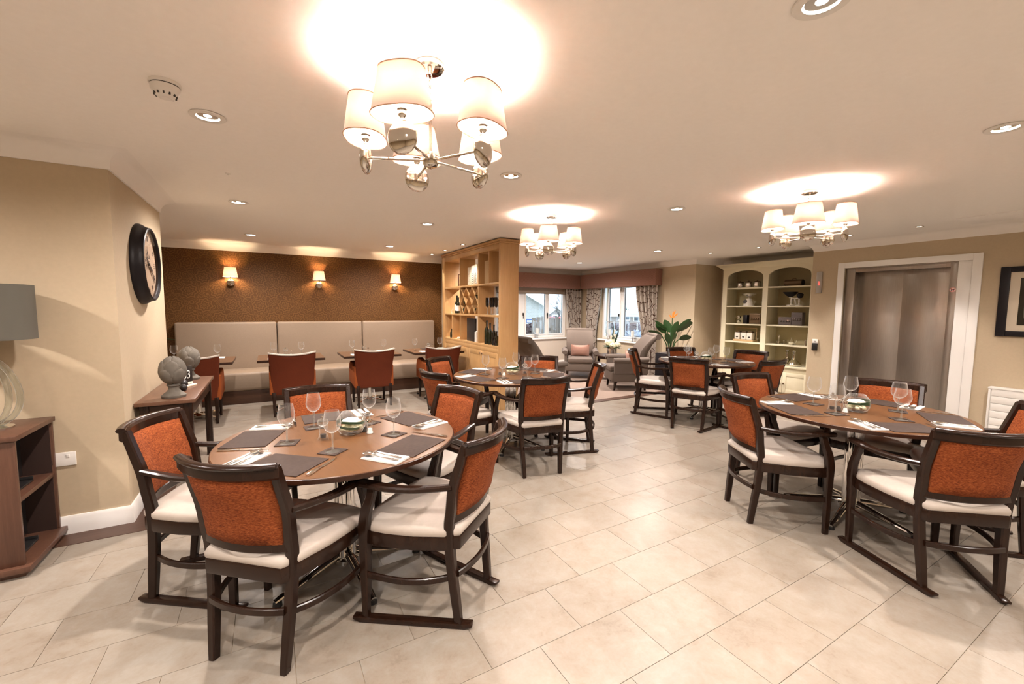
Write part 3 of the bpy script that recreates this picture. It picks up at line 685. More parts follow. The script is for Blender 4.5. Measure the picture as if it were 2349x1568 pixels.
# ================================================================ round tables
TZ = .745
def mk_table():
    t = thing('round_table', '', 'table')
    B().lathe([(.596,TZ-.003),(.594,TZ),(.02,TZ)], 72).obj('table_top', 'table_wood', t)
    B().lathe([(.590,TZ-.027),(.598,TZ-.025),(.600,TZ-.014),(.599,TZ-.004),(.596,TZ-.0025),(.02,TZ-.0025)], 72).obj('edge_band', 'dark_wood_flat', t)
    B().box(-.28,.28,-.02,.02,TZ-.055,TZ-.027).box(-.02,.02,-.28,.28,TZ-.055,TZ-.027).obj('top_bracket', 'black_plastic', t, .004)
    for a in range(4):
        c, s = math.cos(PI/4+a*PI/2)*.034, math.sin(PI/4+a*PI/2)*.034
        B().cyl((c,s,0), .024, .05, TZ-.05, 20).obj('column_tube', 'chrome', t)
    B().lathe([(.05,.035),(.075,.045),(.075,.065),(.06,.072)], 24).obj('base_hub', 'chrome', t)
    for k in range(5):
        M = Matrix.Rotation(2*PI*k/5,4,'Z')
        ft = B().sweep([(.03,0,.085),(.12,0,.075),(.25,0,.052),(.36,0,.034),(.400,0,.026)], [.026,.026,.022,.018,.014], [.026,.022,.017,.012,.010], n=10, M=M).obj('foot', 'chrome', t)
        B().cyl((.385,0,0), .022, 0, .020, 14, .020, M=M).obj('glide', 'black_rubber', ft)
    return t
rtable = Maker(mk_table)
rtable((*TABLES['console'][:2],0), math.radians(-80), 'large brown round dining table by the console, set for five', 'round dining tables')
rtable((*TABLES['shelves'][:2],0), math.radians(-60), 'brown round dining table by the oak shelves', 'round dining tables')
rtable((*TABLES['dresser'][:2],0), math.radians(-20), 'brown round dining table by the cream dresser', 'round dining tables')
rtable((*TABLES['lift'][:2],0), math.radians(187), 'brown round dining table before the lift doors', 'round dining tables')
# ---------------------------------------------------------------- table settings
def one(b, name, mat, cat, bevel=0, angle=38):
    o = b.obj(name, mat, None, bevel, angle=angle); o['category'] = cat; return o
mat_ = single(lambda: one(B().box(-.145,.145,-.108,.108,0,.004), 'placemat', 'placemat_slate', 'placemat', .0015))
coaster = single(lambda: one(B().box(-.05,.05,-.05,.05,0,.004), 'coaster', 'placemat_slate', 'coaster', .0015))
def nap():
    b = B()
    for k, (w, d) in enumerate(((.052,.100),(.051,.099),(.050,.098))):
        n = 8
        b.slab(lambda u, v, w=w, d=d, k=k: (-w+2*w*u+.0006*k, -d+2*d*v, .0012+k*.0022+.0012*math.sin(v*5+k)*u), 4, n, (0,0,1), .0012)
    return one(b, 'napkin', 'napkin_white', 'napkin', angle=30)
napkin = single(nap)
def mk_fork():
    t = thing('fork', '', 'fork')
    B().sweep([(0,-.095,.003),(0,-.06,.004),(0,0,.003),(0,.045,.008)], [.016,.013,.006,.006], .0022).obj('handle', 'cutlery_steel', t, .0008)
    h = B().sweep([(0,.043,.008),(0,.055,.0065),(0,.070,.004)], [.007,.022,.024], .0018)
    for x in (-.0102,-.0034,.0034,.0102): h.sweep([(x,.069,.004),(x,.088,.003),(x,.104,.008)], [.0036,.0034,.0022], .0018)
    h.obj('tines', 'cutlery_steel', t)
    return t
def mk_spoon():
    t = thing('spoon', '', 'spoon')
    B().sweep([(0,-.095,.003),(0,-.06,.004),(0,0,.003),(0,.042,.008)], [.016,.013,.006,.006], .0022).obj('handle', 'cutlery_steel', t, .0008)
    def fn(u, v):
        a = 2*PI*v; r = u; return (.020*r*math.cos(a), .072+.032*r*math.sin(a), .0035+.0065*r*r)
    B().slab(fn, 5, 18, (0,0,1), .0012).obj('bowl', 'cutlery_steel', t)
    return t
def mk_knife():
    t = thing('knife', '', 'knife')
    B().sweep([(0,-.11,.004),(0,-.06,.005),(0,-.01,.004)], [.018,.016,.011], [.006,.007,.005]).obj('handle', 'cutlery_steel', t, .0015)
    B().prism([(-.006,-.01),(.007,-.01),(.009,.03),(.008,.07),(.002,.105),(-.004,.112),(-.006,.06)], .002, .0038).obj('blade', 'cutlery_steel', t)
    return t
fork, spoon, knife = Maker(mk_fork), Maker(mk_spoon), Maker(mk_knife)
def mk_glass(sc=1.0, wide=1.0):
    t = thing('wine_glass', '', 'wine glass'); q = sc*wide
    prof = [(.004,.090),(.016,.094),(.030,.106),(.0385,.124),(.041,.138),(.039,.160),(.0345,.185),(.032,.200)]
    B().lathe([(r*q,z*sc) for r, z in prof], 28, cap=False).obj('bowl', 'clear_glass', t)
    B().lathe([(.0075*sc,.004*sc),(.0045*sc,.014*sc),(.0036*sc,.045*sc),(.0042*sc,.080*sc),(.0075*sc,.0935*sc)], 14).obj('stem', 'thick_glass', t)
    B().lathe([(.034*sc,.0),(.035*sc,.0012),(.022*sc,.0032),(.008*sc,.0052)], 28).obj('foot', 'thick_glass', t)
    return t
glass = Maker(lambda: mk_glass(1)); round_glass = Maker(lambda: mk_glass(1, 1.12))
def mk_bowl():
    t = thing('flower_bowl', '', 'flower bowl')
    pr = [(.040,0),(.060,.010),(.074,.035),(.078,.060),(.072,.088),(.056,.110),(.046,.122)]
    B().lathe([(.002,0)]+pr, 32, cap=False).obj('glass_bowl', 'clear_glass', t)
    b = B(); rr = random.Random(3)
    for k in range(26):
        a, e = rr.uniform(0,2*PI), rr.uniform(0,1); r = .050*math.sqrt(e)
        b.ball((r*math.cos(a), r*math.sin(a), .022+rr.uniform(0,.018)), rr.uniform(.012,.018), 8, 5, (1,1,.7))
    b.obj('white_pebbles', 'petal_cream', t)
    f = B()
    for k in range(16):
        a = 2*PI*k/16*2.3; r = .012+.032*(k/16)
        f.ball((r*math.cos(a), r*math.sin(a), .078-.012*(k/16)), .019, 8, 5, (1,1,.5))
    f.obj('white_flower', 'petal_white', t)
    for ph, z0 in ((0,.052),(1.6,.066)):
        pts = [(.0715*math.cos(a+ph), .0715*math.sin(a+ph), z0+.012*math.sin(a*1.0)) for a in [4.6*k/18 for k in range(19)]]
        B().sweep(pts, .0015, .013, up=(0,0,1)).obj('leaf_band', 'leaf_dark', t)
    return t
bowl = Maker(mk_bowl)
def mk_shaker(fill):
    t = thing('shaker', '', 'shaker')
    B().lathe([(.021,0),(.0215,.004),(.017,.012),(.014,.040),(.013,.064)], 10, cap=False).obj('body', 'clear_glass', t)
    B().lathe([(.016,.003),(.012,.02),(.010,.030)], 10).obj('filling', fill, t)
    B().lathe([(.014,.064),(.015,.070),(.012,.080),(.005,.084)], 14).obj('cap', 'chrome', t)
    return t
salt = Maker(lambda: mk_shaker('salt_white')); pepper = Maker(lambda: mk_shaker('pepper_dark'))
def mk_mill():
    t = thing('pepper_mill', '', 'pepper mill')
    B().lathe([(.026,0),(.027,.008),(.022,.016),(.020,.03),(.020,.062),(.024,.068),(.0235,.074)], 20, cap=False).obj('body', 'clear_glass', t)
    B().lathe([(.014,.010),(.014,.030)], 14).obj('peppercorns', 'pepper_dark', t)
    B().lathe([(.012,.074),(.026,.082),(.029,.096),(.024,.108),(.010,.114)], 12).obj('crown', 'thick_glass', t)
    B().ball((0,0,.120), .008, 10, 6).obj('knob', 'chrome', t)
    return t
mill = Maker(mk_mill)
for tb, rc, f, sk, how, word in CH:
    cx, cy, nm = TABLES[tb]; fx, fy = cx-rc[0], cy-rc[1]; L = math.hypot(fx,fy); fx, fy = fx/L, fy/L; rz = math.atan2(-fx, fy)
    def at(x, y, z=TZ): return (cx + x*fy + y*fx, cy - x*fx + y*fy, z)
    jr = random.Random(tb+word); j = lambda a: jr.uniform(-a,a)
    where = '%s place of the table by %s' % (word, nm)
    mat_(at(.003+j(.006),-.447+j(.004)), rz+j(.02), 'dark brown placemat at the '+where, 'placemats on the round tables')
    cp = at(.112+j(.01),-.240+j(.01)); coaster(cp, rz+j(.15), 'square dark coaster at the '+where, 'coasters on the round tables')
    (round_glass if tb == 'lift' else glass)((cp[0]+j(.006),cp[1]+j(.006),TZ+.0042), 0, 'empty wine glass on the coaster, '+where, 'wine glasses on the round tables')
    nx = -.204
    napkin(at(nx,-.440), rz+.03+j(.05), 'folded white napkin at the '+where, 'napkins on the round tables')
    fork(at(nx+.016,-.425,TZ+.0082), rz+j(.05), 'steel fork on the napkin, '+where, 'forks on the round tables')
    spoon(at(nx-.018,-.430,TZ+.0082), rz+j(.05), 'steel spoon on the napkin, '+where, 'spoons on the round tables')
    knife(at(.188+j(.01),-.425), rz+j(.08), 'steel table knife at the '+where, 'knives on the round tables')
for tb, (bx, by), (mx, my), (sx, sy), (px, py) in (('console',(.045,.02),(-.102,-.03),(.135,-.035),(.118,.02)), ('shelves',(.03,.02),(.135,-.06),(-.10,-.03),(-.115,.03)),
                                         ('dresser',(.0,-.02),(-.02,.12),(-.11,.05),(-.13,.01)), ('lift',(-.045,-.01),(-.165,.085),(-.155,.01),(-.13,.06))):
    cx, cy, nm = TABLES[tb]
    bowl((cx+bx,cy+by,TZ), .6 if tb == 'console' else 2.2, 'glass fishbowl of white flowers on the table by '+nm, 'flower bowls on the round tables')
    mill((cx+mx,cy+my,TZ), 0, 'glass pepper mill on the table by '+nm, 'pepper mills on the round tables')
    salt((cx+sx,cy+sy,TZ), 0, 'glass salt shaker on the table by '+nm, 'salt shakers on the round tables')
    pepper((cx+px,cy+py,TZ), 0, 'glass pepper shaker on the table by '+nm, 'pepper shakers on the round tables')
# ================================================================ banquette alcove
t = thing('banquette', 'long cream upholstered bench along the wallpapered wall', 'bench', (0,7.93,0))
x0, x1 = -1.23, 2.74
B().box(x0+.02,x1-.02,-.62,-.01,0,.195).obj('plinth', 'plinth_wood', t, .004)
seams = [x0,.088,1.405,x1]
for a, b in zip(seams, seams[1:]):
    B().box(a+.004,b-.004,-.135,-.012,.44,1.19).obj('back_panel', 'bench_leather', t, .03, 4)
B().box(x0+.01,x1-.01,-.05,-.006,.46,1.17).obj('back_board', 'seam_dark', t)
B().box(x0,x1,-.645,-.02,.195,.468).obj('seat', 'bench_leather', t, .045, 4)
def mk_btable():
    t = thing('bistro_table', '', 'table')
    B().box(-.40,.40,-.35,.35,TZ-.003,TZ).obj('table_top', 'table_wood', t)
    B().box(-.402,.402,-.352,.352,TZ-.032,TZ-.003).obj('edge_band', 'dark_wood_flat', t, .003)
    B().cyl((0,0,0), .03, .05, TZ-.03, 20).obj('column', 'chrome', t)
    B().lathe([(.06,.03),(.07,.045),(.05,.07)], 20).obj('base_hub', 'chrome', t)
    for k in range(4):
        M = Matrix.Rotation(2*PI*k/4+PI/4,4,'Z')
        ft = B().sweep([(.03,0,.065),(.15,0,.055),(.30,0,.032)], [.02,.018,.014], [.018,.014,.010], n=8, M=M).obj('foot', 'chrome', t)
        B().cyl((.285,0,0), .020, 0, .018, 12, M=M).obj('glide', 'black_rubber', ft)
    return t
btable = Maker(mk_btable)
def mk_tub():
    t = thing('tub_chair', '', 'chair')
    def bk(u, v):
        x = -.275+.55*u; z = .285+.525*v; s = abs(2*u-1)
        x *= 1-.06*math.sin(PI*min(1,max(0,(v-.15)/.7)))
        return (x, .03-.20*v*v*.55+.05*s*s-.045, z + (.030*s*s if v > .99 else .03*s*s*v))
    B().slab(bk, 14, 10, (0,1,0), .075).obj('backrest', 'rust_plain', t, .012)
    def tb(u, v):
        x, y, z = bk(u, 1); return (x*1.012, y-.006+.087*v, z-.004)
    B().slab(tb, 14, 2, (0,0,1), .016).obj('top_band', 'cream_leather', t, .004)
    for s in (-1,1):
        pr = [(.02,.285),(.50,.33),(.50,.50),(.47,.60),(.40,.645),(.30,.635),(.16,.58),(.02,.60)]
        M = Matrix(((0,0,1,0),(1,0,0,0),(0,1,0,0),(0,0,0,1)))
        B().prism(pr, s*.235-.04, s*.235+.04, M).obj('arm', 'orange_plain', t, .018, 3)
        for y, nm in ((.035,'rear_leg'),(.455,'front_leg')):
            B().loft([[(s*.225-w,y-w+dy,z),(s*.225+w,y-w+dy,z),(s*.225+w,y+w+dy,z),(s*.225-w,y+w+dy,z)] for w, dy, z in ((.013,-.03 if y < .1 else 0,0),(.024,0,.32))]).obj(nm, 'dark_wood', t, .003)
    B().box(-.20,.20,.06,.51,.32,.46).obj('seat', 'orange_plain', t, .03, 3)
    return t
tub = Maker(mk_tub)
BT = [(-.83,'beside the stone finials'),(.235,'second from the console'),(1.28,'third from the console'),(2.295,'nearest the oak shelves')]
for k, (u, w) in enumerate(BT):
    btable((u,6.62,0), 0, 'small square bench table '+w, 'square tables along the bench')
    tub((u,6.22 if k < 3 else 6.17,0), 0, 'rust upholstered tub chair with cream top edge, '+w, 'tub chairs facing the bench')
    for dx, dy, r, side in ((-.02,-.20,0,'chair'),(.02,.21,PI,'bench')):
        mat_((u+dx,6.62+dy,TZ), r, 'dark placemat on the %s side of the bench table %s' % (side, w), 'placemats on the bench tables')
        sg = 1 if side == 'chair' else -1
        napkin((u+dx-.21*sg,6.62+dy,TZ), r, 'white napkin on the %s side of the bench table %s' % (side, w), 'napkins on the bench tables')
        gx = {0:(.22,-.23), 1:(.13,-.21), 2:(.224,-.23), 3:(.12,-.29)}[k]
        glass((u+gx[0 if side == 'chair' else 1],6.62+(.02 if side == 'chair' else .05),TZ), 0, 'wine glass on the bench table %s, %s side' % (w, side), 'wine glasses on the bench tables')
    salt((u+.0,6.66,TZ), 0, 'salt shaker on the bench table '+w, 'shakers on the bench tables'); mill((u-.065,6.66,TZ), 0, 'pepper mill on the bench table '+w, 'mills on the bench tables')
# ================================================================ oak shelf divider
U0, U1, V0, V1 = 2.77, 3.06, 5.19, 7.45
t = thing('oak_shelf_unit', 'tall open oak shelf divider with wine rack and low cupboards', 'shelf unit', (0,0,0))
B().box(U0,U1,V0,V0+.05,0,2.33).obj('end_panel', 'oak', t, .002)
B().box(U0,U1,V1-.12,V1,0,2.33).obj('end_panel', 'oak', t, .002)
B().box(U0,U1,V0+.05,V1-.12,2.255,2.33).obj('top_panel', 'oak', t, .002)
co = B(); co.prism([(U0-.03,V0-.03),(U1+.03,V0-.03),(U1+.03,V1),(U0-.03,V1)], 2.355, 2.385).prism([(U0-.014,V0-.014),(U1+.014,V0-.014),(U1+.014,V1),(U0-.014,V1)], 2.33, 2.355); co.obj('cornice', 'oak', t, .006)
SV = [5.24,5.925,6.637,7.33]
for z in (1.79,1.33): B().box(U0+.004,U1-.004,V0+.05,V1-.12,z-.022,z+.008).obj('shelf', 'oak', t, .001)
B().box(U0,U1,V0+.05,V1-.12,.86,.90).obj('shelf', 'oak', t, .001)
for v in SV[1:3]: B().box(U0+.006,U1-.006,v-.011,v+.011,.90,2.255).obj('upright', 'oak', t, .001)
B().box(U0+.008,U1-.006,5.566-.009,5.566+.009,1.798,2.255).obj('upright', 'oak', t, .001)
B().box(U0+.008,U1-.006,7.0-.009,7.0+.009,.90,1.308).obj('upright', 'oak', t, .001)
body = B().box(U0+.02,U1,V0+.05,V1-.12,.06,.86).box(U0+.05,U1-.02,V0+.05,V1-.12,0,.06).obj('cupboard_body', 'oak', t)
B().box(U0,U0+.02,V0+.05,V1-.12,.80,.86).obj('frieze', 'oak', t, .001)
dv = [5.24,5.762,6.285,6.80,7.33]
for k, (a, b) in enumerate(zip(dv, dv[1:])):
    d = B().box(U0,U0+.02,a+.003,b-.003,.06,.797).obj('cupboard_door', 'oak', t, .002)
    f = B(); f.box(U0-.004,U0,a+.003,a+.075,.06,.797).box(U0-.004,U0,b-.075,b-.003,.06,.797).box(U0-.004,U0,a+.075,b-.075,.06,.14).box(U0-.004,U0,a+.075,b-.075,.722,.797); f.obj('door_rail', 'oak', d, .001)
    kv = b-.04 if k % 2 == 0 else a+.04
    B().lathe([(.006,0),(.006,.012),(.016,.018),(.016,.026),(.008,.030)], 14, M=Matrix.Translation((U0-.004,kv,.755)) @ Matrix.Rotation(-PI/2,4,'Y')).obj('knob', 'chrome', d)
def clip(p, d, r):
    t0, t1 = -9, 9
    for q, dd, lo, hi in ((p[0],d[0],r[0],r[1]),(p[1],d[1],r[2],r[3])):
        a, b = (lo-q)/dd, (hi-q)/dd
        t0, t1 = max(t0,min(a,b)), min(t1,max(a,b))
    return None if t1-t0 < .03 else ((p[0]+d[0]*t0,p[1]+d[1]*t0),(p[0]+d[0]*t1,p[1]+d[1]*t1))
rect = (5.938,6.624,1.341,1.766); cw, ch = .2287, .2833
for s in (1,-1):
    for k in range(-4,8):
        q = clip((5.938+cw*(k+.5), 1.341), (cw/2, s*ch/2), rect)
        if q: B().sweep([(2.90,q[0][0],q[0][1]),(2.90,q[1][0],q[1][1])], .24, .007, up=(0,.3,1)).obj('rack_board', 'oak', t)
def bottle(name, label, loc, h, r, m, group, lab=None, lying=False):
    o = thing(name, label, 'bottle', loc, 0, group)
    M = Matrix.Rotation(PI/2,4,'Y') @ Matrix.Translation((0,0,-h/2)) if lying else None
    B().lathe([(r*.9,0),(r,.006),(r,h*.58),(r*.75,h*.66),(r*.36,h*.74),(r*.34,h*.95),(r*.42,h*.955),(r*.42,h*.985),(r*.3,h)], 18, M=M).obj('body', m, o)
    if lab: B().lathe([(r*1.02,h*.16),(r*1.02,h*.50)], 18, cap=False, M=M).obj('paper_label', lab, o)
    B().lathe([(r*.40,h*.965),(r*.40,h*1.02),(r*.2,h*1.025)], 12, M=M).obj('cap', 'black_plastic', o)
    return o
G1 = 'bottles on the oak shelves'
for n, (v, h, r, w) in enumerate(((5.69,.345,.036,'tallest green oil bottle on the bottom oak shelf'),(5.58,.31,.036,'second green oil bottle on the bottom oak shelf'),(5.455,.29,.034,'slim pale green oil bottle third on the bottom oak shelf'),(5.375,.20,.034,'short green bottle beside the oak end panel'))):
    bottle('oil_bottle', w, (2.81,v,.90), h, r, 'bottle_dark' if n < 2 else 'green_glass', G1)
bottle('wine_bottle', 'dark wine bottle with white label left of the wine rack', (2.82,6.875,1.338), .30, .036, 'bottle_dark', G1, 'salt_white')
bottle('wine_bottle', 'dark wine bottle with white label touching the wine rack upright', (2.81,6.79,1.338), .27, .036, 'bottle_dark', G1, 'salt_white')
bottle('wine_bottle', 'small dark bottle in the lowest far compartment of the oak shelves', (2.82,7.13,.90), .16, .03, 'bottle_dark', G1)
for v, z, w in ((6.50,1.535,'upper left'),(6.05,1.395,'lower right'),(6.53,1.395,'lower left'),(6.04,1.60,'upper right')):
    bottle('wine_bottle', 'wine bottle lying in the %s cell of the diamond rack' % w, (2.92,v,z), .26, .036, 'bottle_dark', 'bottles in the wine rack', None, True)
def flute(loc, label):
    o = thing('champagne_flute', label, 'glass', loc, 0, 'black champagne flutes')
    B().lathe([(.004,.105),(.018,.115),(.025,.14),(.026,.19),(.024,.25)], 16).obj('bowl', 'smoke_glass', o)
    B().lathe([(.032,0),(.030,.003),(.006,.008),(.004,.06),(.005,.105)], 16).obj('stem', 'thick_glass', o)
for v, u, w in ((5.656,2.80,'farthest of the four'),(5.549,2.81,'second of the four'),(5.462,2.80,'third of the four'),(5.367,2.80,'nearest the oak end panel')):
    flute((u,v,1.338), 'black champagne flute with clear stem, '+w)
for k, (v, h, w) in enumerate(((6.32,.285,'lowest'),(6.185,.30,'middle'),(6.055,.315,'tallest'))):
    o = thing('box_file', 'cream box file with printed spine, %s of the three' % w, 'file', (2.80,v,1.798), 0, 'box files on the top oak shelf')
    B().box(.0,.20,-.055,.055,0,h).obj('case', 'paper_cream', o, .002)
    q = B()
    for z in (.05,.08,.11,.14,.17): q.box(-.001,0,-.012+.006*((z*100)%2),.014,z,z+.012)
    q.box(-.001,0,-.03,.03,.02,.026); q.obj('spine_print', 'ink', o)
o = tag(B().box(2.80,2.98,5.63,5.75,1.798,2.13).obj('wooden_box', 'paper_tan', None, .003), 'tall tan wooden box in the top right oak compartment', 'box')
o = tag(B().box(2.98,3.03,5.94,6.08,1.798,2.17).obj('grey_folder', 'grey_block', None, .003), 'tall grey folder behind the tallest box file', 'folder')
for v, w, c, h in ((6.70,.02,'walnut',.20),(6.75,.025,'paper_tan',.19),(6.81,.03,'walnut',.21)):
    tag(B().box(2.82,2.98,v-w,v+w*.8,1.798,1.798+h).obj('book', c, None, .003), '%s book in the top far oak compartment' % {6.70:'narrow brown',6.75:'tan middle',6.81:'thick brown'}[v], 'book', 'books on the top oak shelf')
tag(B().box(2.80,2.83,6.09,6.41,.90,1.27).obj('black_slate', 'black_plastic', None, .003), 'plain black slate panel leaning on the bottom oak shelf', 'slate')
o = B().lathe([(.026,0),(.026,.16),(.006,.162),(.004,.175)], 18).obj('pillar_candle', 'candle_wax'); place(o, (2.80,6.04,.90)); tag(o, 'cream pillar candle beside the black slate', 'candle')
o = B().lathe([(.02,0),(.028,.012),(.026,.03),(.012,.036)], 16).obj('tea_light_holder', 'ceramic_white'); place(o, (2.80,6.76,.90)); tag(o, 'little white tea light holder left of the black slate', 'candle holder')
o = B().lathe([(.03,0),(.04,.02),(.042,.05),(.02,.075),(.012,.10),(.018,.11)], 18).obj('glass_decanter', 'clear_glass'); place(o, (2.82,7.04,1.338)); tag(o, 'small clear glass decanter beside the labelled wine bottles', 'decanter')
# ================================================================ cream dresser in the recess
plain('cream_shaded', (.50,.43,.25), .6)  # same cream paint, with the shade inside the bays put into its colour
t = thing('cream_dresser', 'tall cream dresser with two arched shelf bays and cupboards', 'dresser', (0,0,0))
DF, DB = 7.45, 7.85
ybays = [(4.283,4.946),(3.53,4.194)]
fr = B(); fr.box(DF,DF+.03,4.946,5.035,.506,2.176).box(DF,DF+.03,4.194,4.283,.506,2.176).box(DF,DF+.03,3.44,3.53,.506,2.176)
M = Matrix(((0,0,1,0),(1,0,0,0),(0,1,0,0),(0,0,0,1)))
for a, b in ybays:
    n = 14; c = (a+b)/2; hw = (b-a)/2
    arch = [(c+hw*math.cos(PI*k/n)*1.0, 2.003+.138*math.sin(PI*k/n)**.8) for k in range(n+1)]
    for k in range(n):
        (x0,z0),(x1,z1) = arch[k], arch[k+1]; fr.prism([(x1,z1),(x0,z0),(x0,2.176),(x1,2.176)], DF, DF+.03, M)
fr.obj('face_frame', 'cream_paint', t)
for a, b in ((5.0,5.035),(3.44,3.475),(4.22,4.257)): B().box(DF+.03,DB,a,b,.506,2.176).obj('side_panel', 'cream_paint', t)
B().box(DB-.015,DB,3.475,5.0,.506,2.176).obj('back_board', 'cream_shaded', t)
B().box(DF,DB,3.44,5.035,2.176,2.19).obj('top_board', 'cream_paint', t)
cn = B(); prof = [(0,2.176),(-.012,2.19),(-.03,2.20),(-.07,2.238),(-.085,2.245),(-.095,2.264)]
cn.loft([[(DF+x,5.035-x,z),(DF+x,3.42,z),(DB,3.42,z),(DB,5.035-x,z)] for x, z in prof]); cn.obj('cornice', 'cream_paint', t)
for z in (1.831,1.503,1.178,.851):
    for a, b in ybays: B().box(DF+.006,DB-.015,a-.02,b+.02,z-.018,z+.004).obj('shelf', 'cream_paint', t, .002)
B().box(DF-.045,DB,3.40,5.06,.476,.506).obj('counter', 'cream_paint', t, .006)
B().box(DF-.01,DB,3.42,5.045,.05,.476).box(DF+.03,DB,3.44,5.03,0,.05).obj('cupboard_body', 'cream_paint', t)
for a, b in ((3.47,3.857),(3.861,4.225),(4.245,4.61),(4.614,5.0)):
    d = B().box(DF-.03,DF-.011,a,b,.06,.40).obj('cupboard_door', 'cream_paint', t, .003)
    f = B(); f.box(DF-.036,DF-.03,a,a+.06,.06,.40).box(DF-.036,DF-.03,b-.06,b,.06,.40).box(DF-.036,DF-.03,a+.06,b-.06,.06,.12).box(DF-.036,DF-.03,a+.06,b-.06,.34,.40); f.obj('door_rail', 'cream_paint', d, .001)
    kv = b-.026 if a in (3.47,4.245) else a+.026
    B().lathe([(.005,0),(.005,.01),(.014,.016),(.012,.024)], 12, M=Matrix.Translation((DF-.036,kv,.213)) @ Matrix.Rotation(-PI/2,4,'Y')).obj('knob', 'bronze_box', d)
# things on the dresser
for v, w in ((4.80,'left'),(4.64,'middle'),(4.485,'right')):
    o = thing('lidded_jar', '%s of three grey lidded jars on the top dresser shelf' % w, 'jar', (7.62,v,1.836), 0, 'lidded jars on the dresser')
    B().lathe([(.052,0),(.056,.01),(.056,.085),(.050,.095)], 20).obj('body', 'silver_pot', o); B().lathe([(.060,.095),(.062,.103),(.04,.115),(.010,.120),(.012,.130)], 20).obj('lid', 'bronze_box', o)
o = thing('kitchen_scale', 'pale kitchen scale with a steel bowl and round dial', 'scale', (7.62,4.62,1.508), 0, 'scales on the dresser')
B().lathe([(.095,0),(.09,.02),(.06,.10),(.045,.135)], 20).obj('body', 'ceramic_white', o)
B().lathe([(.038,0),(.038,.012)], 18, M=Matrix.Translation((-.060,.03,.075)) @ Matrix.Rotation(-PI/2+.35,4,'Y')).obj('dial', 'lead', o)
B().lathe([(.01,.135),(.01,.165),(.06,.170),(.10,.195),(.125,.222),(.12,.222),(.05,.176)], 24).obj('bowl', 'silver_pot', o)
for v, z, w in ((4.785,1.183,'lower'),(4.785,1.262,'upper')):
    o = B().ball((0,0,.038), .038, 14, 8).obj('ornament_ball', 'silver_glass'); place(o, (7.60,v,z+.001)); tag(o, '%s silver mosaic ball at the third dresser shelf' % w, 'ornament', 'silver balls on the dresser')
tag(B().box(7.58,7.70,4.615,4.69,1.183,1.34).obj('book', 'black_frame', None, .003), 'upright black book beside the silver balls', 'book')
def carved(name, label, v, h, w, z, m):
    o = thing(name, label, 'box', (7.60,v,z)); B().box(0,.10,-w/2,w/2,0,h).obj('body', m, o, .004)
    q = B(); q.box(-.006,0,-w*.40,w*.40,h*.12,h*.22).box(-.006,0,-w*.40,w*.40,h*.75,h*.85)
    for k in range(4): q.ball((-.004,-w*.3+w*.2*k,h*.48), h*.11, 8, 5)
    q.obj('carving', m, o); return o
carved('carved_box', 'brown carved box at the right of the third dresser shelf, left bay', 4.487,.19,.20,1.183,'bronze_box')
carved('printing_block', 'long low grey printing block, right bay of the dresser', 3.965,.135,.22,1.183,'grey_block')
carved('printing_block', 'tall square grey printing block, right bay of the dresser', 3.785,.215,.17,1.183,'grey_block')
o = thing('bread_bin', 'brown cylindrical bread bin on the top right dresser shelf', 'bread bin', (7.64,3.875,1.836))
M2 = Matrix.Translation((0,.135,.055)) @ Matrix.Rotation(PI/2,4,'X')
B().lathe([(.054,0),(.056,.01),(.056,.26),(.054,.27)], 20, M=M2).obj('barrel', 'bronze_box', o); B().lathe([(.05,.271),(.05,.275)], 20, M=M2).obj('end_cap', 'black_plastic', o); B().sweep([(0,-.03,.108),(0,-.025,.125),(0,.025,.125),(0,.03,.108)], .005, n=6).obj('handle', 'bronze_box', o)
o = thing('balance_scale', 'antique black-pan balance scale on the second right dresser shelf', 'scale', (7.62,3.84,1.508), 0, 'scales on the dresser')
B().lathe([(.07,0),(.07,.015),(.05,.022)], 18, (0,.05,0)).lathe([(.05,0),(.05,.015),(.03,.02)], 16, (0,-.07,0)).lathe([(.02,.02),(.012,.05),(.018,.09),(.01,.13)], 14, (0,.05,0)).lathe([(.016,.02),(.010,.05),(.014,.09),(.008,.12)], 14, (0,-.07,0)).obj('base', 'ceramic_white', o)
B().sweep([(0,-.09,.135),(0,0,.12),(0,.09,.14)], .008, n=8).sweep([(0,-.02,.03),(0,0,.11)], .012, n=8).obj('beam', 'ceramic_white', o)
B().lathe([(.02,.145),(.06,.17),(.115,.232),(.11,.232),(.05,.176)], 22, (0,.07,0)).obj('pan', 'black_frame', o)
B().lathe([(.005,.125),(.03,.13),(.045,.165),(.05,.19),(.02,.215)], 16, (0,-.08,0)).obj('weight', 'black_frame', o)
o = thing('jar_rack', 'wooden rack holding three cream jars on the fourth dresser shelf', 'rack', (7.60,4.655,.856))
B().box(-.06,.08,-.19,.19,0,.035).box(.05,.06,-.19,-.178,.035,.25).box(.05,.06,.178,.19,.035,.25).box(.05,.058,-.19,.19,.235,.25).obj('tray', 'paper_tan', o, .002)
for y, w in ((.117,'left'),(-.003,'middle'),(-.112,'right')):
    j = thing('storage_jar', 'cream square storage jar with oval label, %s in the rack' % w, 'jar', (7.60,4.655+y,.892), 0, 'square jars in the rack')
    B().box(-.048,.045,-.05,.05,0,.125).obj('body', 'ceramic_white', j, .008); B().box(-.04,.037,-.042,.042,.125,.15).obj('lid', 'bronze_box', j, .01)
    B().lathe([(.022,0),(.022,.002)], 18, sy=.6, M=Matrix.Translation((-.0485,0,.045)) @ Matrix.Rotation(-PI/2,4,'Y') @ Matrix.Rotation(PI/2,4,'Z')).obj('oval_label', 'ink', j)
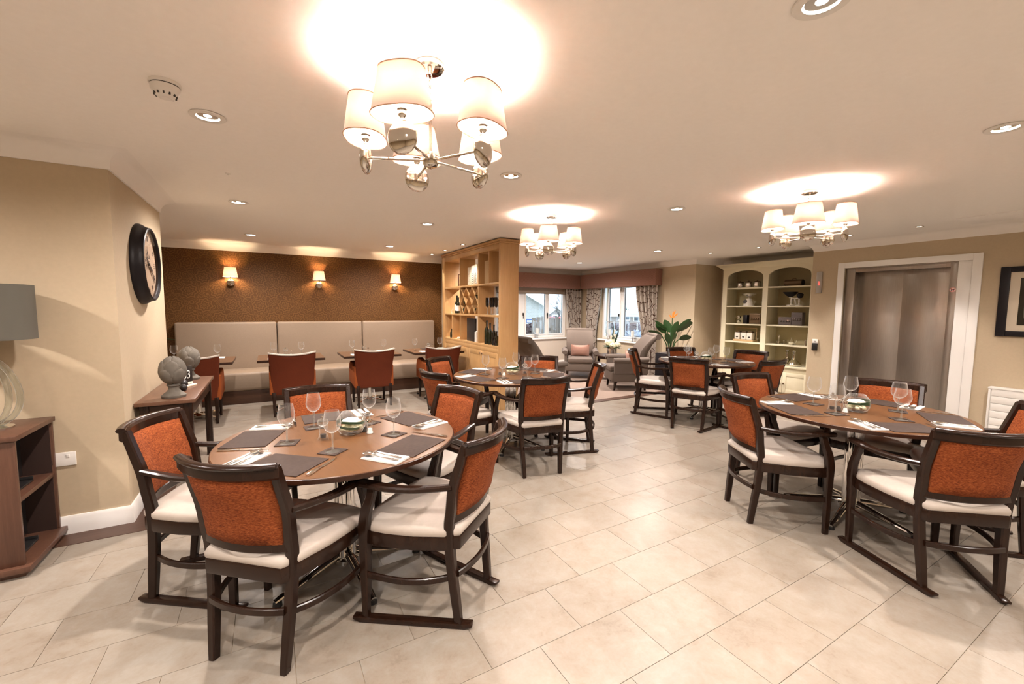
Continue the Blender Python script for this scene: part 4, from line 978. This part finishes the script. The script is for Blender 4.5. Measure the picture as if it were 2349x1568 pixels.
def decanter(v, u, label):
    o = thing('ship_decanter', label, 'decanter', (u,v,.507), 0, 'silver ship decanters')
    B().lathe([(.07,0),(.105,.008),(.115,.025),(.10,.05),(.06,.085),(.026,.115),(.020,.15),(.021,.195),(.036,.20),(.036,.206),(.018,.207)], 28).obj('body', 'silver_glass', o)
    B().lathe([(.014,.207),(.014,.214),(.03,.228),(.032,.248),(.018,.262)], 18).obj('stopper', 'silver_glass', o)
decanter(3.935,7.68,'rear silver ship decanter on the dresser counter'); decanter(3.775,7.58,'front silver ship decanter on the dresser counter')
o = thing('coffee_pot', 'small silver coffee pot on the fourth right dresser shelf', 'pot', (7.60,3.84,.856)); B().lathe([(.03,0),(.045,.02),(.048,.05),(.03,.075),(.02,.085),(.01,.10),(.004,.125)], 18).obj('body', 'silver_glass', o); B().sweep([(0,-.045,.03),(0,-.075,.05),(0,-.085,.085)], .006, n=6).obj('spout', 'silver_glass', o)
for v, h, w in ((4.07,.05,'low'),(4.045,.15,'tall slim'),(4.0,.06,'rear low')):
    o = B().lathe([(.03,0),(.028,.006),(.006,.012),(.005,h*.7),(.016,h*.85),(.014,h)], 14).obj('candlestick', 'silver_glass'); place(o, (7.60 if w != 'rear low' else 7.68,v,.856)); tag(o, '%s silver candlestick on the fourth right dresser shelf' % w, 'candlestick', 'silver candlesticks')
o = B().lathe([(.02,0),(.02,.10),(.016,.104)], 14).obj('silver_tumbler', 'silver_glass'); place(o, (7.56,3.60,.856)); tag(o, 'silver tumbler at the right end of the fourth dresser shelf', 'tumbler')
# ================================================================ console table and its things
t = thing('console_table', 'dark walnut console table against the clock wall', 'table', (-.845,3.81,0))
CW, CL = .345, 1.20
B().box(.0,CW,0,CL,.735,.762).obj('table_top', 'console_wood', t, .003)
B().box(.03,CW-.03,.03,.05,.63,.735).box(.03,CW-.03,CL-.05,CL-.03,.63,.735).box(.03,.05,.03,CL-.03,.63,.735).box(CW-.05,CW-.03,.03,CL-.03,.63,.735).obj('apron', 'dark_wood_flat', t, .002)
for x in (.022,CW-.075):
    for y in (.022,CL-.075): B().box(x,x+.053,y,y+.053,0,.735).obj('leg', 'dark_wood', t, .003)
def mk_fin():
    t = thing('stone_finial', '', 'finial')
    B().lathe([(.072,0),(.075,.006),(.075,.018),(.067,.024),(.060,.032),(.044,.044),(.033,.060),(.031,.078),(.033,.083),(.041,.087),(.041,.095),(.037,.101)], 32).obj('base', 'stone_grey', t)
    B().ball((0,0,.200), .078, 24, 14, (1,1,1.28)).obj('globe', 'stone_grey', t)
    for row, (n, e0, e1, off, rr) in enumerate(((5,-66,6,0,.0865),(5,-24,44,.5,.0845),(5,16,84,0,.0820))):
        for k in range(n):
            a0 = 2*PI*(k+off)/n
            def fn(u, v):
                e = math.radians(e0+(e1-e0)*v); wv = 1 if v < .5 else math.sqrt(max(0,1-((v-.5)/.52)**2))
                da = (2*PI/n*.53)*(2*u-1)*max(.05,wv); r = rr+.003*v*v-.005*(2*u-1)**2
                return (r*math.cos(e)*math.cos(a0+da), r*math.cos(e)*math.sin(a0+da), .200+r*math.sin(e)*1.28)
            c = Vector(fn(.5,.5))-Vector((0,0,.200))
            B().slab(fn, 6, 8, tuple(-c.normalized()), .007).obj('petal', 'stone_grey', t, angle=60)
    return t
fin = Maker(mk_fin)
fin((-.645,3.965,.762), .4, 'near grey stone artichoke finial on the console', 'stone artichoke finials'); fin((-.665,4.86,.762), 1.0, 'far grey stone artichoke finial on the console', 'stone artichoke finials')
def text(body, name, size, mat, parent, M, ext=.0008):
    cu = bpy.data.curves.new(name, 'FONT'); cu.body = body; cu.size = size; cu.extrude = ext; cu.align_x = 'CENTER'; cu.align_y = 'CENTER'; cu.materials.append(MATS[mat])
    o = bpy.data.objects.new(name, cu); COL.objects.link(o); bpy.context.view_layer.update()
    me = bpy.data.meshes.new_from_object(o.evaluated_get(bpy.context.evaluated_depsgraph_get())); bpy.data.objects.remove(o); bpy.data.curves.remove(cu)
    me.materials.clear(); me.materials.append(MATS[mat])
    o = bpy.data.objects.new(name, me); COL.objects.link(o); o.parent = parent; o.matrix_local = M; return o
t = thing('desk_calendar', 'small dark desk calendar showing white figures between the finials', 'calendar', (-.63,4.42,.762), -.42)
B().box(-.03,.03,-.085,.085,0,.014).obj('base', 'paper_cream', t, .003); B().box(-.012,.0,-.08,.08,.014,.17).obj('board', 'black_plastic', t, .002)
text('03', 'figures', .10, 'salt_white', t, Matrix.Translation((.002,0,.098)) @ Matrix.Rotation(PI/2,4,'Z') @ Matrix.Rotation(PI/2,4,'X'))
B().box(.0005,.002,-.075,.075,.018,.036).obj('strip', 'ceramic_white', t)
t = thing('black_paperweight', 'rounded black ornament between the near finial and the calendar', 'ornament', (-.625,4.22,.762)); B().ball((0,0,.026), .028, 16, 10).ball((.0,.035,.052), .028, 16, 10).ball((0,.04,.020), .021, 12, 8).obj('body', 'black_plastic', t)
# ---------------------------------------------------------------- wall clock
t = thing('wall_clock', 'round black wall clock with an aged paper dial', 'clock', (-.85,4.255,1.755))
R = Matrix.Rotation(PI/2,4,'Y')
B().lathe([(.302,0),(.304,.012),(.296,.030),(.284,.046),(.276,.066),(.276,.074),(.268,.079),(.260,.077),(.257,.068),(.256,.050),(.255,.038)], 64, cap=False, M=R).obj('case', 'black_frame', t)
B().lathe([(.262,.040),(.262,.046)], 64, M=R).obj('dial', 'clock_face', t)
B().lathe([(.257,.066),(.257,.068)], 64, M=R).obj('glass', 'window_glass', t)
for k, s in enumerate(('XII','I','II','III','IIII','V','VI','VII','VIII','IX','X','XI')):
    a = 2*PI*k/12      # clockwise seen from the room (+u side): right is +v
    M = R @ Matrix.Rotation(PI/2,4,'Z')
    v, z = .195*math.sin(a), .195*math.cos(a)
    text(s, 'numeral', .062, 'ink', t, Matrix.Translation((.0475,v,z)) @ Matrix.Rotation(-a,4,'X') @ Matrix.Rotation(PI/2,4,'Z') @ Matrix.Rotation(PI/2,4,'X'), .0004)
orn = B(); rr = random.Random(5)
for k in range(34):
    a = rr.uniform(0,2*PI); r = rr.uniform(.005,.075); L = rr.uniform(.01,.03); q = rr.uniform(0,PI)
    y, z = r*math.sin(a)-.01, r*math.cos(a)+.03; orn.sweep([(.0467,y-L*math.cos(q),z-L*math.sin(q)),(.0467,y+L*math.cos(q),z+L*math.sin(q))], .004, .0008, (1,0,0))
orn.obj('dial_print', 'lead', t)
for a, L, w in ((math.radians(113),.125,.012),(math.radians(126),.185,.009)):
    d = Vector((0,math.sin(a),math.cos(a))); B().sweep([tuple(Vector((.054,0,0))-d*.03),tuple(Vector((.054,0,0))+d*L*.6),tuple(Vector((.054,0,0))+d*L)], [w,w*1.5,w*.3], .002, (1,0,0)).obj('hand', 'ink', t)
B().lathe([(.010,.046),(.010,.058)], 14, M=R).obj('pin', 'ink', t)
# ---------------------------------------------------------------- low walnut cabinet and lamp
t = thing('low_cabinet', 'low walnut cabinet with open shelves at the left edge', 'cabinet', (-1.18,3.15,0))
CD, CV = .62, .455
B().box(-CD,.012,-.012,CV,.735,.762).obj('top', 'walnut', t, .003); B().box(-CD,.03,-.03,CV,.03,.062).box(-CD,-.0,.0,CV,0,.03).obj('base', 'walnut', t, .003)
B().box(-CD,0,0,.020,.062,.735).obj('side_panel', 'walnut', t, .002); B().box(-CD,0,CV-.020,CV,.062,.735).obj('side_panel', 'walnut', t, .002); B().box(-CD+.02,-.012,CV-.026,CV-.020,.062,.735).obj('shade_lining', 'walnut_shaded', t); B().box(-CD,-CD+.02,.02,CV-.02,.062,.735).obj('back_panel', 'walnut_shaded', t)  # thin dark sheet and back panel carry painted shade
B().box(-CD+.02,-.006,.02,CV-.02,.395,.420).obj('shelf', 'walnut', t, .002)
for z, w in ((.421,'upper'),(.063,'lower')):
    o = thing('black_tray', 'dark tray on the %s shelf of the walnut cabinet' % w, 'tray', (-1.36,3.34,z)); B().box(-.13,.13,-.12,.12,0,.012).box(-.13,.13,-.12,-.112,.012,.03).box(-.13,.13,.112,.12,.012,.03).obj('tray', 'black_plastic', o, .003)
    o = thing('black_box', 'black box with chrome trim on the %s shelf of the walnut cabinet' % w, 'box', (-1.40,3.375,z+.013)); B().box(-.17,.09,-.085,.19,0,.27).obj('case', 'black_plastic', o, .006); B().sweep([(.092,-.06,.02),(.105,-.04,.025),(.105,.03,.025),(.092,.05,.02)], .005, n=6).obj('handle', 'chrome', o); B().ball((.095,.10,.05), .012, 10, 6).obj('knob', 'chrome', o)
t = thing('table_lamp', 'table lamp with grey drum shade and looped glass base', 'lamp', (-1.345,3.38,.762))
B().lathe([(.085,0),(.085,.010),(.03,.016),(.0,.016)], 28).obj('base', 'polished_nickel', t)
for yaw, w in ((.25,.135),(1.15,.12)):
    M = Matrix.Rotation(yaw,4,'Z'); pts = []
    for k in range(33):
        a = 2*PI*k/32; z = .205-.185*math.cos(a); ww = w*math.sin(a)*(1-.38*((z-.02)/.37)) if True else 0; pts.append((ww,0,z))
    B().sweep(pts, .015, n=10, up=(0,1,0), M=M).obj('glass_loop', 'thick_glass', t)
B().cyl((0,0,0), .012, .385, .56, 12).obj('stem', 'polished_nickel', t)
B().lathe([(.200,.492),(.200,.790),(.197,.790),(.197,.492),(.200,.492)], 40, cap=False).obj('shade', 'grey_shade', t, angle=60)
B().sweep([(-.198,0,.50),(.198,0,.50)], .003, n=6).obj('shade_spider', 'polished_nickel', t)
# ================================================================ lounge
def mk_arm():
    t = thing('armchair', '', 'chair')
    for sx in (-1,1):
        for sy in (-1,1): B().loft([[(sx*.26-w,sy*.25+o-w,z),(sx*.26+w,sy*.25+o-w,z),(sx*.26+w,sy*.25+o+w,z),(sx*.26-w,sy*.25+o+w,z)] for w, o, z in ((.015,sy*.02,0),(.026,0,.155))]).obj('leg', 'dark_wood', t, .003)
    B().box(-.30,.30,-.30,.33,.15,.33).obj('seat_base', 'taupe_fabric', t, .03, 3)
    B().box(-.255,.255,-.26,.355,.325,.425).obj('seat_cushion', 'taupe_fabric', t, .035, 4)
    for s in (-1,1):
        ys = [-.30,.0,.22,.29,.305]; rings = []
        for y in ys:
            k = 1 if y < .29 else .9; ring = []
            for a in range(12):
                q = 2*PI*a/12; ring.append((s*(.315+.058*k*math.cos(q)), y, .535+.045*k*math.sin(q)+(.0 if y > -.2 else .02)))
            rings.append(ring)
        B().loft(rings).box(s*.295-.028,s*.295+.028,-.30,.285,.30,.53).obj('arm', 'taupe_fabric', t, 0, angle=60)
    def bk(u, v):
        x = (-.275+.55*u)*(1+.05*v); s = abs(2*u-1); y = -.20-.02*v-.20*v*v+.10*s**3*math.sin(PI*min(1,v*.95)); z = .36+.60*v
        return (x, y, z-.05*max(0,v-.86)*7*0)
    B().slab(bk, 12, 12, (0,-.9,-.25), .10).obj('backrest', 'taupe_fabric', t, .02, angle=70)
    B().sweep([(-.29,-.475,.945),(0,-.475,.955),(.29,-.475,.945)], .050, n=14).obj('back_roll', 'taupe_fabric', t)
    return t
armc = Maker(mk_arm)
def facing(f): return math.atan2(-f[0], f[1])
armc((5.62,6.97,0.008), facing((-.60,-.80)), 'taupe armchair facing the camera in the bay corner', 'taupe armchairs')
armc((5.58,5.60,0.008), facing((-.87,.49)), 'taupe armchair in profile with high tilted back, right of the flowers', 'taupe armchairs')
armc((3.78,5.74,0.008), facing((.978,.20)), 'taupe armchair half hidden by the oak end panel', 'taupe armchairs')
def cushion(label, loc, f):
    def fn(s):
        return lambda u, v: (-.19+.38*u, s*.055*math.sin(PI*u)**.5*math.sin(PI*v)**.5, .25*v+.02*(abs(2*u-1)**3)*(2*v-1))
    b = B(); b.grid(fn(1),14,10); b.grid(fn(-1),14,10)
    o = b.obj('cushion', 'pink_cushion', None, angle=70); place(o, loc, facing(f)); o.rotation_euler = (-.32,0,facing(f)); tag(o, label, 'cushion', 'pink cushions')
cushion('pale pink cushion on the armchair facing the camera', (5.69,7.06,.43), (-.60,-.80))
cushion('pale pink cushion on the armchair with tilted back', (5.68,5.55,.43), (-.87,.49))
t = thing('side_table', 'round dark side table between the two taupe armchairs', 'table', (6.0,6.42,.008))
B().lathe([(.33,.475),(.335,.485),(.33,.497),(.02,.499)], 36).obj('table_top', 'dark_wood_flat', t)
B().lathe([(.29,.43),(.29,.476)], 32).obj('apron', 'dark_wood_flat', t)
for k in range(4):
    a = PI/4+k*PI/2; x, y = .26*math.cos(a), .26*math.sin(a); B().loft([[(x-w,y-w,z),(x+w,y-w,z),(x+w,y+w,z),(x-w,y+w,z)] for w, z in ((.014,0),(.022,.45))]).obj('leg', 'dark_wood', t)
def leaf(b, base, tip, width, sag=.0, n=8, twist=(0,0,1)):
    A, T = Vector(base), Vector(tip); d = T-A; sd = d.cross(Vector(twist)); sd = sd.normalized() if sd.length > 1e-5 else Vector((1,0,0)); up = sd.cross(d).normalized()
    rows = []
    for i in range(n+1):
        t_ = i/n; w = width*1.75*(t_+.03)**.55*max(0,1-t_+.01)**.62; c = A+d*t_+Vector((0,0,-sag*t_*t_))
        rows.append([tuple(c-sd*w+up*w*.22),tuple(c),tuple(c+sd*w+up*w*.22)])
    vs = [p for r in rows for p in r]; fs = []
    for i in range(n):
        for j in range(2): fs.append((i*3+j,i*3+j+1,(i+1)*3+j+1,(i+1)*3+j))
    k = len(vs); vs += [(x,y,z-.003) for x, y, z in vs]; fs += [tuple(q+k for q in reversed(f)) for f in fs]
    return b.add(vs, fs)
t = thing('flower_arrangement', 'white flower arrangement in a silver pot on the side table', 'flowers', (6.0,6.42,.508))
B().lathe([(.085,0),(.095,.008),(.10,.13),(.095,.135),(.09,.11)], 28).obj('pot', 'silver_pot', t)
rr = random.Random(11)
for x, y, z, r in ((-.06,-.07,.19,.062),(.05,-.10,.205,.06),(.0,.02,.255,.062),(-.10,.03,.24,.055),(.09,.02,.22,.05)):
    b = B().ball((x,y,z), r, 14, 9)
    for k in range(40):
        a, e = rr.uniform(0,2*PI), math.asin(rr.uniform(-1,1)); b.ball((x+r*.93*math.cos(e)*math.cos(a),y+r*.93*math.cos(e)*math.sin(a),z+r*.93*math.sin(e)), .012, 6, 4)
    b.obj('bloom', 'petal_cream', t)
for k in range(14):
    a = 2*PI*k/14+.3; leaf(B(), (.05*math.cos(a),.05*math.sin(a),.13), (.20*math.cos(a),.20*math.sin(a),.16+.08*rr.random()), .035, .05).obj('leaf', 'leaf_green', t)
for x, y, h, w in ((.02,.0,.62,.02),(.08,.05,.50,.05),(-.10,.06,.58,.012),(.10,-.03,.52,.045)): leaf(B(), (x*.4,y*.4,.15), (x*1.4,y*1.4,h), w).obj('tall_leaf', 'leaf_dark', t)
for x, y, z in ((.04,-.03,.38),(.07,.03,.47),(-.02,.02,.35)):
    B().sweep([(0,0,.13),(x*.6,y*.6,z*.7),(x,y,z-.03)], .006, n=6).lathe([(.006,-.05),(.018,-.01),(.035,.03),(.030,.032),(.006,-.03)], 12, (x,y,z)).obj('calla_lily', 'petal_white', t)
t = thing('strelitzia_plant', 'bird-of-paradise plant with an orange flower in a dark planter', 'plant', (6.62,5.50,.0))
B().box(-.19,.19,-.19,.19,.0,.60).obj('planter', 'black_frame', t, .008); B().box(-.17,.17,-.17,.17,.59,.605).obj('soil', 'bark', t)
rr_, uu_ = Vector((math.cos(TH),-math.sin(TH),0)), Vector((math.sin(TH),math.cos(TH),0))     # directions across and away from the seating area
def P(x, z, y=0): q = rr_*x+uu_*y; return (q.x,q.y,z)
for (bx, bz), (tx, tz), w, y in (((-.08,.98),(-.27,1.17),.075,.05),((-.20,.95),(-.46,1.04),.05,-.05),((.03,1.00),(-.08,1.24),.085,.10),((.10,1.02),(.34,1.26),.09,-.05),((.15,1.04),(.44,1.19),.12,.05),((.14,.88),(.34,.92),.085,-.08),((-.07,1.05),(-.32,1.23),.035,.0),((.0,.98),(.07,1.22),.08,-.1),((-.05,.80),(-.16,1.0),.07,-.12),((.06,.82),(.16,1.02),.07,.12)):
    B().sweep([P(bx*.15,.60),P(bx*.5,.80,y*.5),P(bx,bz,y)], .009, n=6).obj('stalk', 'leaf_green', t)
    leaf(B(), P(bx,bz,y), P(tx,tz,y*1.5), w, .01, twist=tuple(uu_*.8+Vector((0,0,.6)))).obj('leaf', 'leaf_green', t)
fl = B().sweep([P(.0,.60),P(.01,1.0),P(.02,1.28)], .008, n=6).obj('flower_stem', 'leaf_green', t)
for a, b in (((.02,1.28),(.07,1.42)),((.02,1.27),(.12,1.36)),((.02,1.28),(.03,1.40)),((.01,1.27),(-.04,1.33))): leaf(B(), P(*a), P(*b), .016, twist=tuple(uu_)).obj('petal', 'flower_orange', t)
def hurricane(loc, label):
    t = thing('hurricane_lamp', label, 'candle holder', loc, 0, 'glass hurricane lamps on the sills')
    B().lathe([(.055,0),(.055,.006),(.02,.014),(.008,.03),(.012,.05),(.022,.058),(.008,.068),(.012,.09)], 20).obj('stem', 'chrome', t)
    B().lathe([(.012,.09),(.05,.10),(.085,.13),(.105,.18),(.11,.28),(.108,.42)], 28, cap=False).obj('glass', 'clear_glass', t)
    B().lathe([(.109,.414),(.111,.418),(.109,.422),(.107,.418)], 28, cap=False).obj('rim', 'chrome', t)
    B().lathe([(.038,.108),(.038,.24),(.01,.242)], 20).obj('candle', 'candle_wax', t)
hurricane((5.71,8.76,.70), 'glass hurricane lamp on the sill above the half-hidden armchair')
hurricane((7.07,7.66,.70), 'glass hurricane lamp on the sill left of the white flowers')
hurricane((7.07,6.92,.70), 'glass hurricane lamp on the sill half behind the right curtain')
t = thing('potted_palm', 'green plant tip showing beside the clock wall above the console', 'plant', (-1.45,7.25,0))
B().lathe([(.13,0),(.16,.35),(.15,.36)], 24).obj('pot', 'black_frame', t); B().lathe([(.145,.34),(.02,.345)], 20).obj('soil', 'bark', t)
for k, (dx, dy, z) in enumerate(((.32,.05,1.0),(-.2,.1,1.2),(.0,-.3,1.05),(.1,.25,1.1),(-.25,-.15,1.0))):
    B().sweep([(0,0,.34),(dx*.3,dy*.3,z*.8),(dx*.55,dy*.55,z)], .008, n=6).obj('stalk', 'leaf_green', t); leaf(B(), (dx*.5,dy*.5,z), (dx,dy,z-.03), .03).obj('leaf', 'leaf_green', t)
# ================================================================ outside
def out(px, Y, z=0):
    X = (px-1174.5)/F*Y; p = rr_*X + uu_*Y; return (p.x,p.y,z)
def zz(py, Y): return CAMZ-(py-704)/F*Y
RZ = -TH
b = B(); strips = [(9.6,-.25),(20,-.9),(45,-4.4),(70,-4.6),(220,-4.6)]
vs = []
for Y, z in strips:
    for X in (-.75*Y-12, .95*Y+12): p = rr_*X+uu_*Y; vs.append((p.x,p.y,z))
o = structure(b.add(vs, [(2*i,2*i+1,2*i+3,2*i+2) for i in range(4)]), 'ground_outside', 'verge')
structure(B().box(7.31,14,-3,12,-.4,-.25).box(-2,14,9.0,14,-.4,-.25), 'path_outside', 'verge')
def gable_house(name, label, px, Y, w, d, zb, ze, zr, wall, roof, wins=(), face=0):
    t = thing(name, label, 'building', out(px, Y), RZ)
    B().box(-w/2,w/2,0,d,zb,ze).obj('wall', wall, t)
    if face == 0: # gable facing us
        B().add([(-w/2,0,ze),(w/2,0,ze),(0,0,zr),(-w/2,d,ze),(w/2,d,ze),(0,d,zr)], [(0,1,2),(5,4,3),(0,3,4,1),(1,4,5,2),(2,5,3,0)]).obj('gable', wall, t)
        for s in (-1,1): B().sweep([(s*(w/2+.25),d/2,ze-.16),(0,d/2,zr+.1)], d+.5, .14, up=(0,.001,1)).obj('roof', roof, t); B().sweep([(s*(w/2+.25),-.28,ze-.2),(0,-.28,zr+.05)], .06, .22, up=(0,.001,1)).obj('fascia', 'fascia_white', t)
    else:
        B().add([(-w/2-.3,-.4,ze-.1),(w/2+.3,-.4,ze-.1),(w/2+.3,d/2,zr),(-w/2-.3,d/2,zr),(-w/2-.3,d+.4,ze-.1),(w/2+.3,d+.4,ze-.1)], [(0,1,2,3),(3,2,5,4),(0,4,5,1),(0,3,4),(1,5,2)]).obj('roof', roof, t)
        B().box(-w/2-.3,w/2+.3,-.45,-.38,ze-.3,ze-.08).obj('gutter', 'fascia_white', t)
    for (x0,x1,z0,z1) in wins:
        f = B().box(x0-.12,x1+.12,-.06,0,z0-.12,z0).box(x0-.12,x1+.12,-.06,0,z1,z1+.12).box(x0-.12,x0,-.06,0,z0,z1).box(x1,x1+.12,-.06,0,z0,z1).box((x0+x1)/2-.06,(x0+x1)/2+.06,-.06,0,z0,z1).obj('window', 'fascia_white', t)
        B().box(x0,x1,-.03,-.01,z0,z1).obj('pane', 'far_glass', f)
    return t
gable_house('garage', 'pale brick garage with white sloping fascia outside the left window', 1186, 20, 2.6, 6, -1, 1.66, 2.35, 'pale_brick', 'roof_grey')
gable_house('house', 'small far brick house with gable seen past the bare tree', 1278, 58, 3.6, 7, -5, zz(724,58), zz(704,58), 'far_brick', 'roof_grey', [(-.6,.6,zz(729,58),zz(722,58))])
gable_house('house', 'long far house with grey roof and white windows beyond the hedge', 1452, 56, 8.0, 8, -5, zz(718,56), zz(708,56), 'far_brick', 'roof_grey', [(-1.9,-.55,zz(730,56),zz(720,56)),(-.0+.1,1.35,zz(732,56),zz(722,56))], 1)
gable_house('house', 'far grey-roofed house at the left of the bay window', 1398, 72, 4.6, 8, -5, zz(719,72), zz(710,72), 'pale_brick', 'roof_grey', (), 1)
t = thing('timber_fence', 'weathered timber fence outside the left window', 'fence', out(1278,12.5), RZ)
for k in range(12):
    x = -.75+.135*k; B().box(x,x+.12,0,.025,-.45,zz(727,12.5)+.02*((k*7)%3)).obj('board', 'fence_wood', t)
B().box(-.75,.87,.025,.07,.1,.2).box(-.75,.87,.025,.07,.75,.85).obj('rail', 'fence_wood', t)
t = thing('bin_lid', 'red lid showing above the timber fence', 'bin', out(1284,14,-.5), RZ); B().box(-.25,.3,0,.5,0,1.58).obj('body', 'lead', t); B().box(-.30,.36,-.05,.55,1.58,zz(725,14)+.5).obj('lid', 'red_plastic', t, .03)
t = thing('notice_board', 'blue and white notice board outside the left window', 'sign', out(1222,13.5), RZ)
B().box(-.22,.22,0,.03,zz(738,13.5),zz(730,13.5)).obj('board', 'sign_blue', t); B().box(-.19,.19,-.006,0,zz(737,13.5),zz(733,13.5)).obj('panel', 'fascia_white', t); B().box(-.2,-.16,.03,.07,-.5,zz(730,13.5)).box(.16,.2,.03,.07,-.5,zz(730,13.5)).obj('post', 'fascia_white', t)
t = thing('bare_tree', 'leafless tree seen through the left window', 'tree', out(1290,30,-1.7), RZ)
tb = B(); rt = random.Random(21)
def branch(p, d, L, r, lv):
    q = p+d*L; tb.sweep([tuple(p),tuple(p+d*L*.5+Vector((rt.uniform(-.04,.04),0,0))*L),tuple(q)], [r,r*.8,r*.6], n=5, up=(.3,.8,.2))
    if lv == 0: return
    for k in range(3 if lv > 1 else 4):
        e = (d+Vector((rt.uniform(-.9,.9),rt.uniform(-.9,.9),rt.uniform(-.15,.6)))).normalized(); branch(p+d*L*rt.uniform(.55,1), e, L*rt.uniform(.55,.8), r*.55, lv-1)
branch(Vector((0,0,0)), Vector((0,0,1)), 2.2, .10, 4); tb.obj('branches', 'bark', t)
def hedge(name, label, px, Y, w, d, z0, z1, m, n, seed):
    t = thing(name, label, 'hedge', out(px,Y), RZ); b = B(); r = random.Random(seed)
    for k in range(n):
        x, y, z = r.uniform(-w/2,w/2), r.uniform(0,d), r.uniform(z0,z1); s = r.uniform(.03,.08); q = [Vector((r.uniform(-1,1),r.uniform(-1,1),r.uniform(-1,1))).normalized()*s for _ in range(4)]
        b.add([(x+v.x,y+v.y,z+v.z) for v in q], [(0,1,2),(0,2,3),(0,3,1),(1,3,2)])
    o = b.obj('twigs', m, t); B().box(-w/2+.05,w/2-.05,.06,d-.06,z0-.5,z1-.10).obj('core', m, t)
hedge('hedge', 'brown winter hedge outside the right window', 1446, 14, 1.5, .8, .1, zz(741,14), 'hedge_twig', 2600, 2)
hedge('hedge', 'frosty low hedge below the brown one', 1436, 12.2, 1.6, .7, -.1, zz(757,12.2), 'frost_hedge', 2200, 3)
hedge('hedge', 'dark shrub left of the notice board', 1217, 12.8, .36, .4, -.1, zz(743,12.8), 'hedge_twig', 700, 4)
for k, (px, h, w) in enumerate(((1392,3.1,'left of the pair by the mullion'),(1399,2.5,'right of the pair by the mullion'),(1428,3.6,'first beyond the long house roof'),(1434,3.2,'second beyond the long house roof'),(1440,2.6,'third beyond the long house roof'))):
    t = thing('conifer', 'dark conifer on the skyline, '+w, 'tree', out(px,(84,92,84,91,98)[k],-4.6), RZ, 'conifers on the skyline')
    B().lathe([(.9,3.2),(.7,h+1.2),(.35,h+2.4),(.02,h+3.4)], 9).obj('crown', 'conifer', t); B().cyl((0,0,0),.12,0,3.3,6).obj('trunk', 'bark', t)
